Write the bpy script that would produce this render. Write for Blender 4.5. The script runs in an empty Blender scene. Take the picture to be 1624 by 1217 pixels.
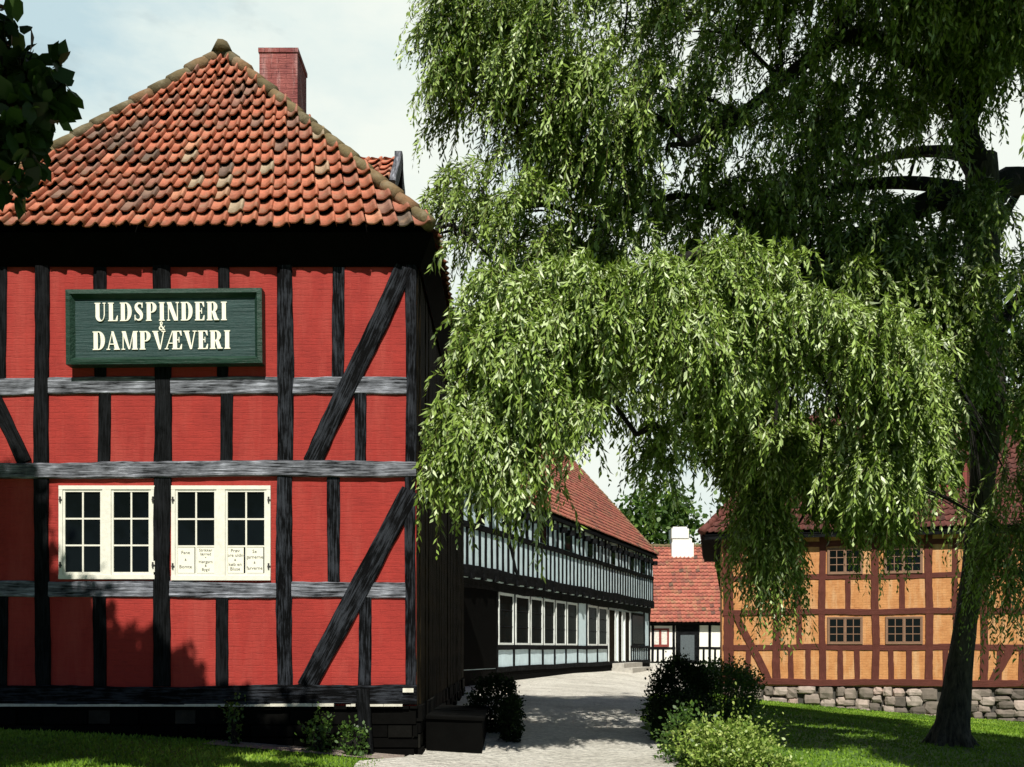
import bpy, math, random
import numpy as np
from mathutils import Vector, Matrix
random.seed(7); rng = np.random.default_rng(11)
S = bpy.context.scene; COL = S.collection
EYE = 1.6; F = 1500.0; CX = 812.0; HY = 1028.0
def W(px, py, D):                                   # photograph point at distance D -> place in the scene
    return Vector(((px-CX)/F*D, D, EYE+(HY-py)/F*D))
# ------------------------------------------------------------------ materials
def nmat(name):
    m = bpy.data.materials.new(name); m.use_nodes = True
    nt = m.node_tree; b = nt.nodes['Principled BSDF']
    return m, nt, b
def N(nt, t, **kw):
    n = nt.nodes.new(t)
    for k, v in kw.items():
        if k in n.inputs: n.inputs[k].default_value = v
        else: setattr(n, k, v)
    return n
def ramp(nt, fac, stops, interp='LINEAR'):
    r = nt.nodes.new('ShaderNodeValToRGB'); r.color_ramp.interpolation = interp
    e = r.color_ramp.elements
    while len(e) < len(stops): e.new(0.5)
    for k, (p, c) in enumerate(stops):
        e[k].position = p; e[k].color = (*c, 1)
    nt.links.new(fac, r.inputs[0]); return r.outputs[0]
def coord(nt, scale=(1,1,1), kind='Object'):
    tc = nt.nodes.new('ShaderNodeTexCoord'); mp = nt.nodes.new('ShaderNodeMapping')
    mp.inputs['Scale'].default_value = scale
    nt.links.new(tc.outputs[kind], mp.inputs[0]); return mp.outputs[0]
def noise(nt, vec, scale, detail=4, rough=.6, out='Fac'):
    n = N(nt, 'ShaderNodeTexNoise', Scale=scale, Detail=detail, Roughness=rough)
    nt.links.new(vec, n.inputs['Vector']); return n.outputs[out]
def mixc(nt, fac, a, b, mode='MIX'):
    m = nt.nodes.new('ShaderNodeMix'); m.data_type = 'RGBA'; m.blend_type = mode
    for s, x in ((0, fac), (6, a), (7, b)):
        if isinstance(x, (int, float)): m.inputs[s].default_value = x
        elif isinstance(x, tuple): m.inputs[s].default_value = (*x, 1)
        else: nt.links.new(x, m.inputs[s])
    return m.outputs[2]
def bump(nt, b, h, strength=.5, dist=.02):
    n = N(nt, 'ShaderNodeBump', Strength=strength, Distance=dist)
    nt.links.new(h, n.inputs['Height']); nt.links.new(n.outputs[0], b.inputs['Normal'])
def math_(nt, op, a, b):
    m = nt.nodes.new('ShaderNodeMath'); m.operation = op
    for s, x in ((0, a), (1, b)):
        if isinstance(x, (int, float)): m.inputs[s].default_value = x
        else: nt.links.new(x, m.inputs[s])
    return m.outputs[0]
def brick_coord(nt):                                 # (x+y, z) so that any upright wall gets courses
    tc = nt.nodes.new('ShaderNodeTexCoord'); sp = nt.nodes.new('ShaderNodeSeparateXYZ'); cb = nt.nodes.new('ShaderNodeCombineXYZ')
    nt.links.new(tc.outputs['Object'], sp.inputs[0])
    nt.links.new(math_(nt, 'ADD', sp.outputs[0], sp.outputs[1]), cb.inputs[0]); nt.links.new(sp.outputs[2], cb.inputs[1])
    return cb.outputs[0], tc.outputs['Object']
def limewash(name, c, dark, mort=.35, bw=.24, bh=.075, bs=.6, streak=None, rowmix=.5):
    m, nt, b = nmat(name)
    bc, oc = brick_coord(nt)
    w = noise(nt, oc, 3.0, 4); w2 = noise(nt, oc, 9, 3, .6, 'Color')
    vm = nt.nodes.new('ShaderNodeVectorMath'); vm.operation = 'MULTIPLY_ADD'
    nt.links.new(w2, vm.inputs[0]); vm.inputs[1].default_value = (.05, .035, 0); nt.links.new(bc, vm.inputs[2])
    br = N(nt, 'ShaderNodeTexBrick', Scale=1.0); br.inputs['Brick Width'].default_value = bw; br.inputs['Row Height'].default_value = bh
    br.inputs['Mortar Size'].default_value = .006; br.inputs['Mortar Smooth'].default_value = 1.0
    br.inputs['Color1'].default_value = (1,1,1,1); br.inputs['Color2'].default_value = (.72,.72,.72,1); br.inputs['Mortar'].default_value = (.1,.1,.1,1)
    nt.links.new(vm.outputs[0], br.inputs['Vector'])
    st = noise(nt, coord(nt, (4, 4, 22)), 1.5, 6, .7)
    base = ramp(nt, w, [(.3, dark), (.72, c)])
    rowm = ramp(nt, br.outputs['Color'], [(.1, (1-mort,)*3), (.7, (1.0,)*3)])
    base = mixc(nt, rowmix, base, rowm, 'MULTIPLY')
    stc = ramp(nt, st, [(.34, (.62,.6,.58)), (.5, (1,1,1))])
    base = mixc(nt, .5, base, stc, 'MULTIPLY')
    if streak:
        s2 = noise(nt, coord(nt, (2.2, 2.2, .35)), 1.3, 5, .7)
        base = mixc(nt, ramp(nt, s2, [(.48, (0,0,0)), (.66, (.75,.75,.75))]), base, streak)
    nt.links.new(base, b.inputs['Base Color']); b.inputs['Roughness'].default_value = .9
    h = math_(nt, 'ADD', math_(nt, 'MULTIPLY', br.outputs['Fac'], -.5), math_(nt, 'MULTIPLY', st, 1.0))
    bump(nt, b, h, bs, .03)
    return m
def timber(name, lo, hi, hi_at=.72, rough=.7, gs=1.0, lo_at=.42, spec=.2):
    m, nt, b = nmat(name)
    oi = nt.nodes.new('ShaderNodeObjectInfo')
    tc = nt.nodes.new('ShaderNodeTexCoord'); vm = nt.nodes.new('ShaderNodeVectorMath'); vm.operation = 'MULTIPLY_ADD'
    nt.links.new(tc.outputs['Object'], vm.inputs[0]); vm.inputs[1].default_value = (3.2*gs, 55*gs, 55*gs)
    cb = nt.nodes.new('ShaderNodeCombineXYZ'); nt.links.new(math_(nt, 'MULTIPLY', oi.outputs['Random'], 50.0), cb.inputs[0])
    nt.links.new(cb.outputs[0], vm.inputs[2])
    g = noise(nt, vm.outputs[0], 1.0, 6, .65)
    p = noise(nt, coord(nt, (2.5, 5, 5)), 1.4, 4, .6)
    f = math_(nt, 'ADD', math_(nt, 'MULTIPLY', g, .62), math_(nt, 'MULTIPLY', p, .38))
    mid = tuple((a+c)*.45 for a, c in zip(lo, hi))
    nt.links.new(ramp(nt, f, [(lo_at, lo), (.56, mid), (hi_at, hi)]), b.inputs['Base Color'])
    b.inputs['Roughness'].default_value = rough; b.inputs['Specular IOR Level'].default_value = spec
    bump(nt, b, g, .9, .02)
    return m
def plain(name, c, rough=.7, var=.25, sc=6, bs=.2, metal=0, spec=None):
    m, nt, b = nmat(name)
    n = noise(nt, coord(nt), sc, 5)
    nt.links.new(ramp(nt, n, [(.3, tuple(x*(1-var) for x in c)), (.7, tuple(min(1, x*(1+var*.4)) for x in c))]), b.inputs['Base Color'])
    b.inputs['Roughness'].default_value = rough; b.inputs['Metallic'].default_value = metal
    if spec is not None: b.inputs['Specular IOR Level'].default_value = spec
    if bs: bump(nt, b, noise(nt, coord(nt), sc*5, 4), bs, .01)
    return m
def tinted(name, stops, rough=.75, var=None, bs=.3, sc=25):
    m, nt, b = nmat(name)
    at = nt.nodes.new('ShaderNodeAttribute'); at.attribute_name = 'tint'
    n = noise(nt, coord(nt), sc, 5, .65)
    c = ramp(nt, at.outputs['Fac'], stops)
    c = mixc(nt, .6, c, ramp(nt, n, [(.32, (.55,.53,.5)), (.6, (1.05,1.02,1))]), 'MULTIPLY')
    if var:
        n2 = noise(nt, coord(nt), sc*.3, 5, .7)
        c = mixc(nt, ramp(nt, n2, [(.5, (0,0,0)), (.7, (.8,.8,.8))]), c, var)
    nt.links.new(c, b.inputs['Base Color']); b.inputs['Roughness'].default_value = rough
    if bs: bump(nt, b, n, bs, .015)
    return m
def leafmat(name, stops, rough=.45, trans=.3, tcol=(.16,.26,.03), spec=.5):
    m, nt, b = nmat(name)
    at = nt.nodes.new('ShaderNodeAttribute'); at.attribute_name = 'tint'
    c = ramp(nt, at.outputs['Fac'], stops)
    nt.links.new(c, b.inputs['Base Color']); b.inputs['Roughness'].default_value = rough
    b.inputs['Specular IOR Level'].default_value = spec
    t = nt.nodes.new('ShaderNodeBsdfTranslucent'); t.inputs[0].default_value = (*tcol, 1)
    mx = nt.nodes.new('ShaderNodeMixShader'); mx.inputs[0].default_value = trans
    nt.links.new(b.outputs[0], mx.inputs[1]); nt.links.new(t.outputs[0], mx.inputs[2])
    nt.links.new(mx.outputs[0], nt.nodes['Material Output'].inputs[0])
    return m
M = {}
M['red'] = limewash('red_limewash', (.345,.027,.018), (.27,.019,.013), .16, bs=.34, streak=(.35,.045,.032), rowmix=.2)
M['tar'] = timber('tarred_oak', (.0015,.0018,.0018), (.02,.022,.025), .84, .7, spec=.06)
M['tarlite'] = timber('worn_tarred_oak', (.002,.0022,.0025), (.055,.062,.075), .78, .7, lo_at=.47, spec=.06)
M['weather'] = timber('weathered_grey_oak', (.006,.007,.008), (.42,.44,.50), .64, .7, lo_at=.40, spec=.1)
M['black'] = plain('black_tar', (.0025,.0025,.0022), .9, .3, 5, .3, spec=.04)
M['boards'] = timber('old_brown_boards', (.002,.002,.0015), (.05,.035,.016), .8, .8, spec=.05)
M['tile'] = tinted('red_pantile', [(0, (.13,.095,.07)), (.12, (.27,.14,.10)), (.25, (.32,.12,.075)), (.55, (.44,.135,.07)), (.85, (.52,.175,.095)), (.95, (.55,.27,.16)), (1, (.38,.3,.2))], .8, (.3,.19,.12), .35, 22)
M['ridge'] = tinted('mossy_ridge_tile', [(0, (.05,.043,.018)), (.5, (.15,.115,.05)), (1, (.26,.12,.06))], .9, (.22,.19,.12), .9, 14)
M['fartile'] = tinted('far_red_tile', [(0, (.1,.07,.05)), (.1, (.25,.09,.07)), (.5, (.40,.118,.082)), (1, (.50,.18,.12))], .85, (.3,.2,.1), .2, 9)
M['browntile'] = tinted('brown_tile', [(0, (.06,.02,.014)), (.5, (.1,.028,.02)), (1, (.14,.04,.028))], .85, None, .2, 9)
M['brick'] = limewash('chimney_brick', (.34,.10,.085), (.17,.04,.04), .5, .24, .08, .8, (.55,.36,.34))
M['white'] = plain('white_paint', (.74,.72,.62), .6, .12, 20, .15)
M['whitewash'] = plain('whitewash', (.85,.83,.76), .9, .06, 8, .3)
M['greywash'] = plain('blue_grey_limewash', (.68,.84,.88), .9, .12, 4, .3)
M['palepaint'] = plain('pale_frame_paint', (.78,.82,.78), .7, .12, 9, .1)
M['yellow'] = limewash('ochre_limewash', (.60,.285,.105), (.44,.18,.058), .3, .26, .09, .5, (.6,.37,.19))
M['brownoak'] = timber('red_brown_oak', (.07,.02,.014), (.17,.05,.035), .7, .75, lo_at=.3)
M['signgreen'] = timber('green_sign_paint', (.013,.036,.033), (.042,.092,.087), .75, .5, .6, lo_at=.3)
M['signframe'] = timber('dark_green_frame_paint', (.008,.026,.016), (.03,.08,.055), .75, .45, .6, lo_at=.3)
M['letter'] = plain('cream_letter_paint', (.88,.86,.7), .6, .06, 30, .1)
M['ink'] = plain('ink', (.05,.045,.05), .8, .1, 30, 0)
M['paper'] = plain('paper', (.82,.8,.66), .9, .05, 14, 0)
M['glass'] = plain('dark_glass', (.004,.006,.006), .06, .2, 3, 0, spec=.12)
M['oldglass'] = plain('old_dark_glass', (.006,.009,.009), .25, .3, 3, 0, spec=.015)
M['iron'] = plain('iron', (.03,.028,.026), .6, .3, 30, .2)
M['curtain'] = plain('curtain_cloth', (.72,.66,.6), .9, .3, 12, .3)
M['redframe'] = plain('red_frame_paint', (.22,.035,.025), .6, .2, 9, .1)
M['stone'] = tinted('field_stone', [(0, (.10,.085,.07)), (.4, (.25,.205,.17)), (.75, (.41,.35,.30)), (1, (.46,.33,.28))], .9, (.12,.11,.08), 1.0, 6)
M['darkstone'] = tinted('shade_black_stone', [(0, (.002,.002,.0018)), (.85, (.004,.004,.0035)), (.93, (.012,.012,.01)), (1, (.045,.042,.035))], .9, None, .8, 9)  # dark stone; shade on the red house foundation is put into this black
M['darkstone'].node_tree.nodes['Principled BSDF'].inputs['Specular IOR Level'].default_value = .05
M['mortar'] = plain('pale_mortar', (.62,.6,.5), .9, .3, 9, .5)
M['step'] = plain('step_stone', (.45,.43,.38), .9, .25, 6, .4)
M['bark'] = None
def barkmat(name, lo, hi):
    m, nt, b = nmat(name)
    w = noise(nt, coord(nt, (7, 7, 1.6)), 2.4, 6, .7); p = noise(nt, coord(nt), 1.5, 4)
    f = math_(nt, 'ADD', math_(nt, 'MULTIPLY', w, .75), math_(nt, 'MULTIPLY', p, .25))
    nt.links.new(ramp(nt, f, [(.36, lo), (.7, hi)]), b.inputs['Base Color']); b.inputs['Roughness'].default_value = .95
    bump(nt, b, w, 1.0, .12); return m
M['bark'] = barkmat('willow_bark', (.008,.007,.005), (.15,.135,.09))
M['bark2'] = barkmat('shaded_bark', (.004,.003,.002), (.022,.018,.012))  # darker copy of the bark; shade on the silhouetted limbs is in its colour
M['twig'] = plain('yellow_brown_twig', (.14,.11,.045), .8, .3, 4, 0)
M['willow'] = leafmat('willow_leaf', [(0, (.028,.055,.006)), (.3, (.08,.14,.014)), (.55, (.2,.29,.045)), (.8, (.34,.47,.13)), (1, (.56,.65,.37))], .42, .16, (.2,.32,.02), .4)
M['broad'] = leafmat('broad_leaf', [(0, (.006,.016,.004)), (.6, (.018,.042,.008)), (1, (.05,.1,.016))], .5, .14, (.05,.12,.01), .3)
M['dark'] = leafmat('shade_dark_leaf', [(0, (.004,.009,.003)), (.6, (.009,.02,.005)), (1, (.022,.042,.01))], .7, .08, (.02,.04,.008), .1)  # dark bush leaves, lowered further to stand for the willow's shade on them
M['fresh'] = leafmat('fresh_leaf', [(0, (.06,.13,.012)), (.5, (.24,.34,.055)), (1, (.48,.55,.17))], .45, .25, (.2,.34,.03))
M['mid'] = leafmat('mid_leaf', [(0, (.02,.045,.008)), (.6, (.055,.12,.016)), (1, (.12,.2,.03))], .5, .25, (.1,.2,.02))
M['grass'] = leafmat('grass_blade', [(0, (.06,.12,.008)), (.6, (.17,.31,.018)), (1, (.3,.43,.05))], .6, .25, (.12,.25,.02), .3)
def groundmat():
    m, nt, b = nmat('lawn_soil')
    n = noise(nt, coord(nt), 1.1, 6, .65); n2 = noise(nt, coord(nt), 30, 4)
    c = ramp(nt, n, [(.3, (.04,.085,.008)), (.55, (.085,.17,.012)), (.75, (.14,.23,.025))])
    c = mixc(nt, .5, c, ramp(nt, n2, [(.3, (.4,.4,.4)), (.65, (1.2,1.2,1.1))]), 'MULTIPLY')
    nt.links.new(c, b.inputs['Base Color']); b.inputs['Roughness'].default_value = .95; bump(nt, b, n2, .8, .03)
    return m
M['lawn'] = groundmat()
def pathmat(name, a, c, d):
    m, nt, b = nmat(name)
    n = noise(nt, coord(nt), .9, 6, .65); n2 = noise(nt, coord(nt), 26, 5, .7)
    v = N(nt, 'ShaderNodeTexVoronoi', Scale=11.0); nt.links.new(coord(nt), v.inputs['Vector'])
    col = ramp(nt, n, [(.32, a), (.55, c), (.75, d)])
    col = mixc(nt, .6, col, ramp(nt, n2, [(.34, (.45,.44,.4)), (.5, (1,1,.97)), (.7, (1.2,1.2,1.15))]), 'MULTIPLY')
    col = mixc(nt, .35, col, ramp(nt, v.outputs['Distance'], [(0, (1.35,1.35,1.35)), (.8, (.5,.5,.5))]), 'MULTIPLY')
    nt.links.new(col, b.inputs['Base Color']); b.inputs['Roughness'].default_value = .95
    bump(nt, b, math_(nt, 'SUBTRACT', math_(nt, 'ADD', n2, math_(nt, 'MULTIPLY', n, 2.5)), v.outputs['Distance']), 1.0, .07); return m
M['path'] = pathmat('gravel_path', (.56,.53,.46), (.80,.77,.69), (.88,.86,.79))
M['gravel'] = pathmat('pinkish_gravel', (.26,.2,.16), (.42,.34,.29), (.55,.47,.41))
# ------------------------------------------------------------------ mesh helpers
ORG = {}
class MB:
    def __init__(s): s.v, s.f, s.t, s.sm = [], [], [], []
    def add(s, vs, fs, tint=.5, smooth=False):
        o = len(s.v); s.v.extend([tuple(v) for v in vs])
        for f in fs: s.f.append([i+o for i in f]); s.t.append(tint); s.sm.append(smooth)
    def box(s, a, b, tint=.5):
        x0, y0, z0 = a; x1, y1, z1 = b
        s.add([(x0,y0,z0),(x1,y0,z0),(x1,y1,z0),(x0,y1,z0),(x0,y0,z1),(x1,y0,z1),(x1,y1,z1),(x0,y1,z1)],
              [(0,3,2,1),(4,5,6,7),(0,1,5,4),(1,2,6,5),(2,3,7,6),(3,0,4,7)], tint)
    def obox(s, o, u, v, w, tint=.5):                  # corner o and three edge vectors (right-handed)
        o, u, v, w = map(Vector, (o, u, v, w))
        s.add([o, o+u, o+u+v, o+v, o+w, o+u+w, o+u+v+w, o+v+w], [(0,3,2,1),(4,5,6,7),(0,1,5,4),(1,2,6,5),(2,3,7,6),(3,0,4,7)], tint)
    def tube(s, pts, rad, n=8, tint=.5, cap=True, wob=0):
        pts = [Vector(p) for p in pts]; vs = []; ref = Vector((.31,.2,.93))
        for i, p in enumerate(pts):
            t = (pts[min(i+1, len(pts)-1)]-pts[max(i-1, 0)]).normalized()
            a = t.cross(ref)
            if a.length < .05: a = t.cross(Vector((1,0,0)))
            a.normalize(); b = t.cross(a)
            for k in range(n):
                r = rad[i]*(1+wob*random.uniform(-1, 1)); th = 2*math.pi*k/n
                vs.append(p+a*(r*math.cos(th))+b*(r*math.sin(th)))
        fs = [(i*n+k, i*n+(k+1)%n, (i+1)*n+(k+1)%n, (i+1)*n+k) for i in range(len(pts)-1) for k in range(n)]
        if cap: fs.append(tuple(range(n))[::-1]); fs.append(tuple((len(pts)-1)*n+k for k in range(n)))
        s.add(vs, fs, tint, True)
    def build(s, name, mat, parent=None):
        org = ORG[parent.name] if parent else Vector((0,0,0))
        return finish(name, np.array(s.v, dtype=np.float64)-np.array(org), s.f, mat, parent, org, s.t, s.sm)
def finish(name, vs, fs, mat, parent, org, tint=None, sm=None):
    me = bpy.data.meshes.new(name); me.from_pydata([tuple(v) for v in vs], [], fs)
    if tint is not None: me.attributes.new('tint', 'FLOAT', 'FACE').data.foreach_set('value', np.array(tint, dtype=np.float32))
    if sm is not None: me.polygons.foreach_set('use_smooth', np.array(sm, dtype=bool))
    me.materials.append(mat); me.update()
    o = bpy.data.objects.new(name, me); COL.objects.link(o)
    if parent: o.parent = parent
    ORG[o.name] = Vector(org); return o
def npmesh(name, V, k, mat, parent, tint):             # V: (faces, k, 3) loose k-gons
    org = ORG[parent.name] if parent else Vector((0,0,0)); n = len(V)
    me = bpy.data.meshes.new(name)
    me.vertices.add(n*k); me.vertices.foreach_set('co', (V.reshape(-1, 3)-np.array(org)).astype(np.float32).ravel())
    me.loops.add(n*k); me.loops.foreach_set('vertex_index', np.arange(n*k, dtype=np.int32))
    me.polygons.add(n); me.polygons.foreach_set('loop_start', np.arange(0, n*k, k, dtype=np.int32))
    me.update(calc_edges=True); me.validate()
    me.attributes.new('tint', 'FLOAT', 'FACE').data.foreach_set('value', tint.astype(np.float32))
    me.materials.append(mat)
    o = bpy.data.objects.new(name, me); COL.objects.link(o)
    if parent: o.parent = parent
    ORG[o.name] = Vector(org); return o
def tag(o, label=None, cat=None, group=None, kind=None):
    if label: o['label'] = label
    if cat: o['category'] = cat
    if group: o['group'] = group
    if kind: o['kind'] = kind
    return o
def thing(name, loc, label, cat, group=None):
    o = bpy.data.objects.new(name, None); COL.objects.link(o); o.location = loc; o.empty_display_size = .3
    ORG[o.name] = Vector(loc); return tag(o, label, cat, group)
def beam(parent, name, A, B, w, d, nrm, mat, back=.06, jit=.05, tilt=0):   # hewn timber from A to B on a wall; d = how far it stands proud
    A, B = Vector(A), Vector(B); L = (B-A).length; X = (B-A).normalized(); Z = Vector(nrm).normalized(); Y = Z.cross(X).normalized()
    n = max(2, int(L/.13)); vs = []; ph = random.uniform(0, 9); ph2 = random.uniform(0, 9)
    for i in range(n+1):
        x = -L/2+L*i/n
        bd = w*jit*1.1*math.sin(ph+ph2+x*1.35); a = w/2*(1+jit*(math.sin(ph+x*2.3)+.9*random.uniform(-1, 1)))-bd; b = w/2*(1+jit*(math.sin(ph2+x*2.9)+.9*random.uniform(-1, 1)))+bd
        c = d*(1+.12*random.uniform(-1, 1)); e = .012
        vs += [(x, -a, -back), (x, -a, c-e), (x, -a+e, c), (x, b-e, c+tilt), (x, b, c-e), (x, b, -back)]
    fs = [(i*6+k, i*6+(k+1)%6, (i+1)*6+(k+1)%6, (i+1)*6+k) for i in range(n) for k in range(6)]
    fs = [f[::-1] for f in fs]
    fs += [tuple(range(6)), tuple(n*6+k for k in range(6))[::-1]]
    me = bpy.data.meshes.new(name); me.from_pydata(vs, [], fs); me.materials.append(mat); me.update()
    o = bpy.data.objects.new(name, me); COL.objects.link(o); o.parent = parent
    R = Matrix((X, Y, Z)).transposed().to_4x4(); C = (A+B)/2
    o.matrix_basis = Matrix.Translation(C-ORG[parent.name]) @ R
    return o
def smooth(pts, rad, k=5):                             # Catmull-Rom through branch points
    P = [Vector(p) for p in pts]; out, ro = [], []
    for i in range(len(P)-1):
        p0, p1, p2, p3 = P[max(i-1, 0)], P[i], P[i+1], P[min(i+2, len(P)-1)]
        for j in range(k):
            t = j/k
            out.append(.5*((2*p1)+(p2-p0)*t+(2*p0-5*p1+4*p2-p3)*t*t+(3*p1-p0-3*p2+p3)*t**3)); ro.append(rad[i]*(1-t)+rad[i+1]*t)
    out.append(P[-1]); ro.append(rad[-1]); return out, ro
# ------------------------------------------------------------------ terrain
CP = np.array([(-10,8,.95),(-6,11,1.0),(-4,11,1.1),(-1.2,11.3,1.33),(.5,11,1.42),(3,11,1.52),(0,14.5,1.3),(3,16.4,1.47),(1.5,20,1.25),
    (1,26,1.13),(-1,26,1.1),(3,35,1.03),(6,44,.95),(7.5,54,.86),(11,54,.9),(4,24,1.32),(7.45,16,1.64),(7.6,33.6,1.72),(12,33.6,2.12),(18,33.6,2.5),
    (12,20,2.0),(4.5,19,1.5),(0,0,1.6),(5,5,1.75),(-5,3,1.2),(-20,10,.9),(28,30,3),(28,0,2.2),(-20,50,.9),(15,70,.8),(0,78,.8),(26,60,1.5)])
def tps_k(r2): return np.where(r2 > 1e-9, .5*r2*np.log(np.maximum(r2, 1e-9)), 0)
_n = len(CP); _r2 = ((CP[:,None,:2]-CP[None,:,:2])**2).sum(-1)
_A = np.zeros((_n+3, _n+3)); _A[:_n,:_n] = tps_k(_r2)+np.eye(_n)*.5; _A[:_n,_n] = 1; _A[:_n,_n+1:] = CP[:,:2]; _A[_n,:_n] = 1; _A[_n+1:,:_n] = CP[:,:2].T
_w = np.linalg.solve(_A, np.concatenate([CP[:,2], np.zeros(3)]))
def G(x, y):
    x = np.clip(np.asarray(x, float), -22, 30); y = np.clip(np.asarray(y, float), -4, 80)
    r2 = (x[...,None]-CP[:,0])**2+(y[...,None]-CP[:,1])**2
    return EYE-(tps_k(r2)@_w[:_n]+_w[_n]+_w[_n+1]*x+_w[_n+2]*y)
def g(x, y): return float(G(np.array([x]), np.array([y]))[0])
def sheet(name, xs, ys, mat, lift=0.0, keep=None):
    X, Y = np.meshgrid(xs, ys); Z = G(X, Y)+lift; nx = len(xs)
    vs = np.stack([X, Y, Z], -1).reshape(-1, 3)
    fs = [(j*nx+i, j*nx+i+1, (j+1)*nx+i+1, (j+1)*nx+i) for j in range(len(ys)-1) for i in range(nx-1)]
    o = finish(name, vs, fs, mat, None, Vector((0,0,0)), None, [True]*len(fs)); tag(o, kind='structure'); return o
far = [60, 120, 300, 900]
sheet('lawn', [-x for x in far[::-1]]+list(np.arange(-24, 32.1, .5))+far, [-900, -300, -100, -30]+list(np.arange(-6, 82.1, .5))+[100, 200, 500, 1200], M['lawn'])
# ------------------------------------------------------------------ tiled roofs
PROF = [(0, .012), (.2, 0), (.45, .002), (.68, .02), (.85, .046), (.98, .056), (1.06, .046), (1.09, -.012)]
def tiles(mb, P0, U, V, cols, rows, cw, rl, keep, amp=1.0, lift=.035, fan=None, rough=1.0, nrm=None):
    U, V = Vector(U).normalized(), Vector(V).normalized(); Nn = U.cross(V).normalized()
    for r in range(rows):
        for c in cols:
            v0 = r*rl; uc = (c+.5)*cw
            k = 1.0 if not fan else 1-fan[1]*v0/fan[2]
            uu = uc if not fan else fan[0]+(uc-fan[0])*k
            if not keep(uu, v0+rl*.5): continue
            jl = random.uniform(-.006, .009)*rough; ja = random.uniform(-.02, .02)*rough; ju = random.uniform(-.008, .008)*rough; jv = random.uniform(-.012, .012)*rough
            vs = []
            for (vv, lf) in ((v0+jv, lift+jl), (v0+rl*1.12+jv, jl*.3)):
                k2 = 1.0 if not fan else 1-fan[1]*vv/fan[2]
                for (q, h) in PROF:
                    ub = c*cw+q*cw
                    u = ub if not fan else fan[0]+(ub-fan[0])*k2
                    vs.append(Vector(P0)+U*(u+ju+ja*(vv-v0))+V*(vv+ja*(q-.5)*cw)+Nn*(h*amp+lf))
            n = len(PROF)
            for i in range(n): vs.append(vs[i]-Nn*(.016))           # lower lip
            for i in range(1): pass
            fs = [(i, i+1, n+i+1, n+i) for i in range(n-1)]
            dr = math.sin(uu*1.3+.7*math.sin(v0*1.1))*math.sin(v0*1.7+uu*.6)
            t = min(1, max(0, random.gauss(.56+.16*dr, .19)))
            if random.random() < .06+.1*max(0, -dr): t = random.uniform(0, .2)
            mb.add(vs, fs+[(i+1, i, 2*n+i, 2*n+i+1) for i in range(n-1)], t, False)
            for q in range(len(mb.sm)-2*(n-1), len(mb.sm)-(n-1)): mb.sm[q] = True
def caps(mb, A, B, r=.12, step=.36, tr=(.2,.8), sag=0):
    A, B = Vector(A), Vector(B); L = (B-A).length; d = (B-A)/L; n = max(1, int(L/step))
    for i in range(n):
        p = A+d*(L*i/n); q = A+d*(L*(i+1.15)/n)
        off = Vector((0,0,random.uniform(-.012, .012)-sag*math.sin(math.pi*i/n)))
        rr = r*random.uniform(.92, 1.1)
        mb.tube([p+off, p.lerp(q, .5)+off, q+off-Vector((0,0,.015))], [rr*1.08, rr, rr*.88], 10, random.uniform(*tr), True, .05)
# ------------------------------------------------------------------ red house
YF = 11.5
def FP(px, py, y=YF): return Vector(((px-CX)/F*y, y, EYE+(HY-py)/F*y))
XL, XR, YB = -6.75, -1.165, 22.4
gz = g(-3, 11.5)
red = thing('red_house', (-3.95, 17, gz), 'tall red half-timbered house with black posts and a steep pantiled hip roof', 'house')
mb = MB(); mb.box((XL, YF, EYE-.70), (XR, YB, EYE+4.85)); mb.build('wall', M['red'], red)
NF = Vector((0,-1,0))
def RB(name, p0, p1, wpx, d, mat, **k): return beam(red, name, FP(*p0), FP(*p1), wpx/F*YF, d, NF, mat, **k)
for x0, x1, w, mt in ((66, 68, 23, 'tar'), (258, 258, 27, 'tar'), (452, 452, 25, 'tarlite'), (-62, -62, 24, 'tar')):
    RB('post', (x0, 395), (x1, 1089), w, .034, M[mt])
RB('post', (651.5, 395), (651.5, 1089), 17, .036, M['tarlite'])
for x, w, y0, y1, mt in ((160, 20, 395, 604, 'tar'), (165, 20, 624, 736, 'tar'), (354, 18, 395, 604, 'tar'), (360, 19, 624, 736, 'tar'), (536, 19, 395, 604, 'tarlite'),
        (571, 19, 624, 736, 'tarlite'), (530, 20, 753, 928, 'tarlite'), (159, 21, 944, 1089, 'tar'), (352, 20, 944, 1089, 'tar'), (578, 20, 944, 1089, 'tarlite'), (2, 20, 944, 1089, 'tar'), (0, 20, 395, 604, 'tar')):
    RB('stud', (x, y0), (x, y1), w, .022, M[mt])
for x0, x1 in ((-50, 56), (78, 246), (272, 440), (465, 643)):
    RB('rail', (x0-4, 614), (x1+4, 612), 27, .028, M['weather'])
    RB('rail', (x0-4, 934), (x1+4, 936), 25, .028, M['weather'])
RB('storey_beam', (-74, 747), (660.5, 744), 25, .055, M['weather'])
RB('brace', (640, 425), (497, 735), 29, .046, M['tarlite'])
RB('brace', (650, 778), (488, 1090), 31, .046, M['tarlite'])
RB('brace', (-22, 604), (40, 735), 22, .044, M['tar'])
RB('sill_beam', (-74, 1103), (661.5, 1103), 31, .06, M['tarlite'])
mb = MB()                                            # stone foundation, courses of rough blocks, shade put in as black colour
for (a, b, axis) in ((XL-.02, XR+.03, 0), (YF+.05, YB, 1)):
    z = EYE-1.72; row = 0
    while z < EYE-.70:
        h = random.uniform(.13, .19) if z+.2 < EYE-.72 else EYE-.695-z
        p = a
        while p < b-.05:
            L = min(random.uniform(.25, .6), b-p); d = random.uniform(.01, .075); t = random.random()
            zb = z+random.uniform(0, .015)
            if axis == 0: mb.box((p, YF-d, zb), (p+L-.012, YF+.2, z+h-.008), t)
            else: mb.box((XR-.2, p, zb), (XR+d, p+L-.012, z+h-.008), t)
            p += L
        z += h; row += 1
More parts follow.
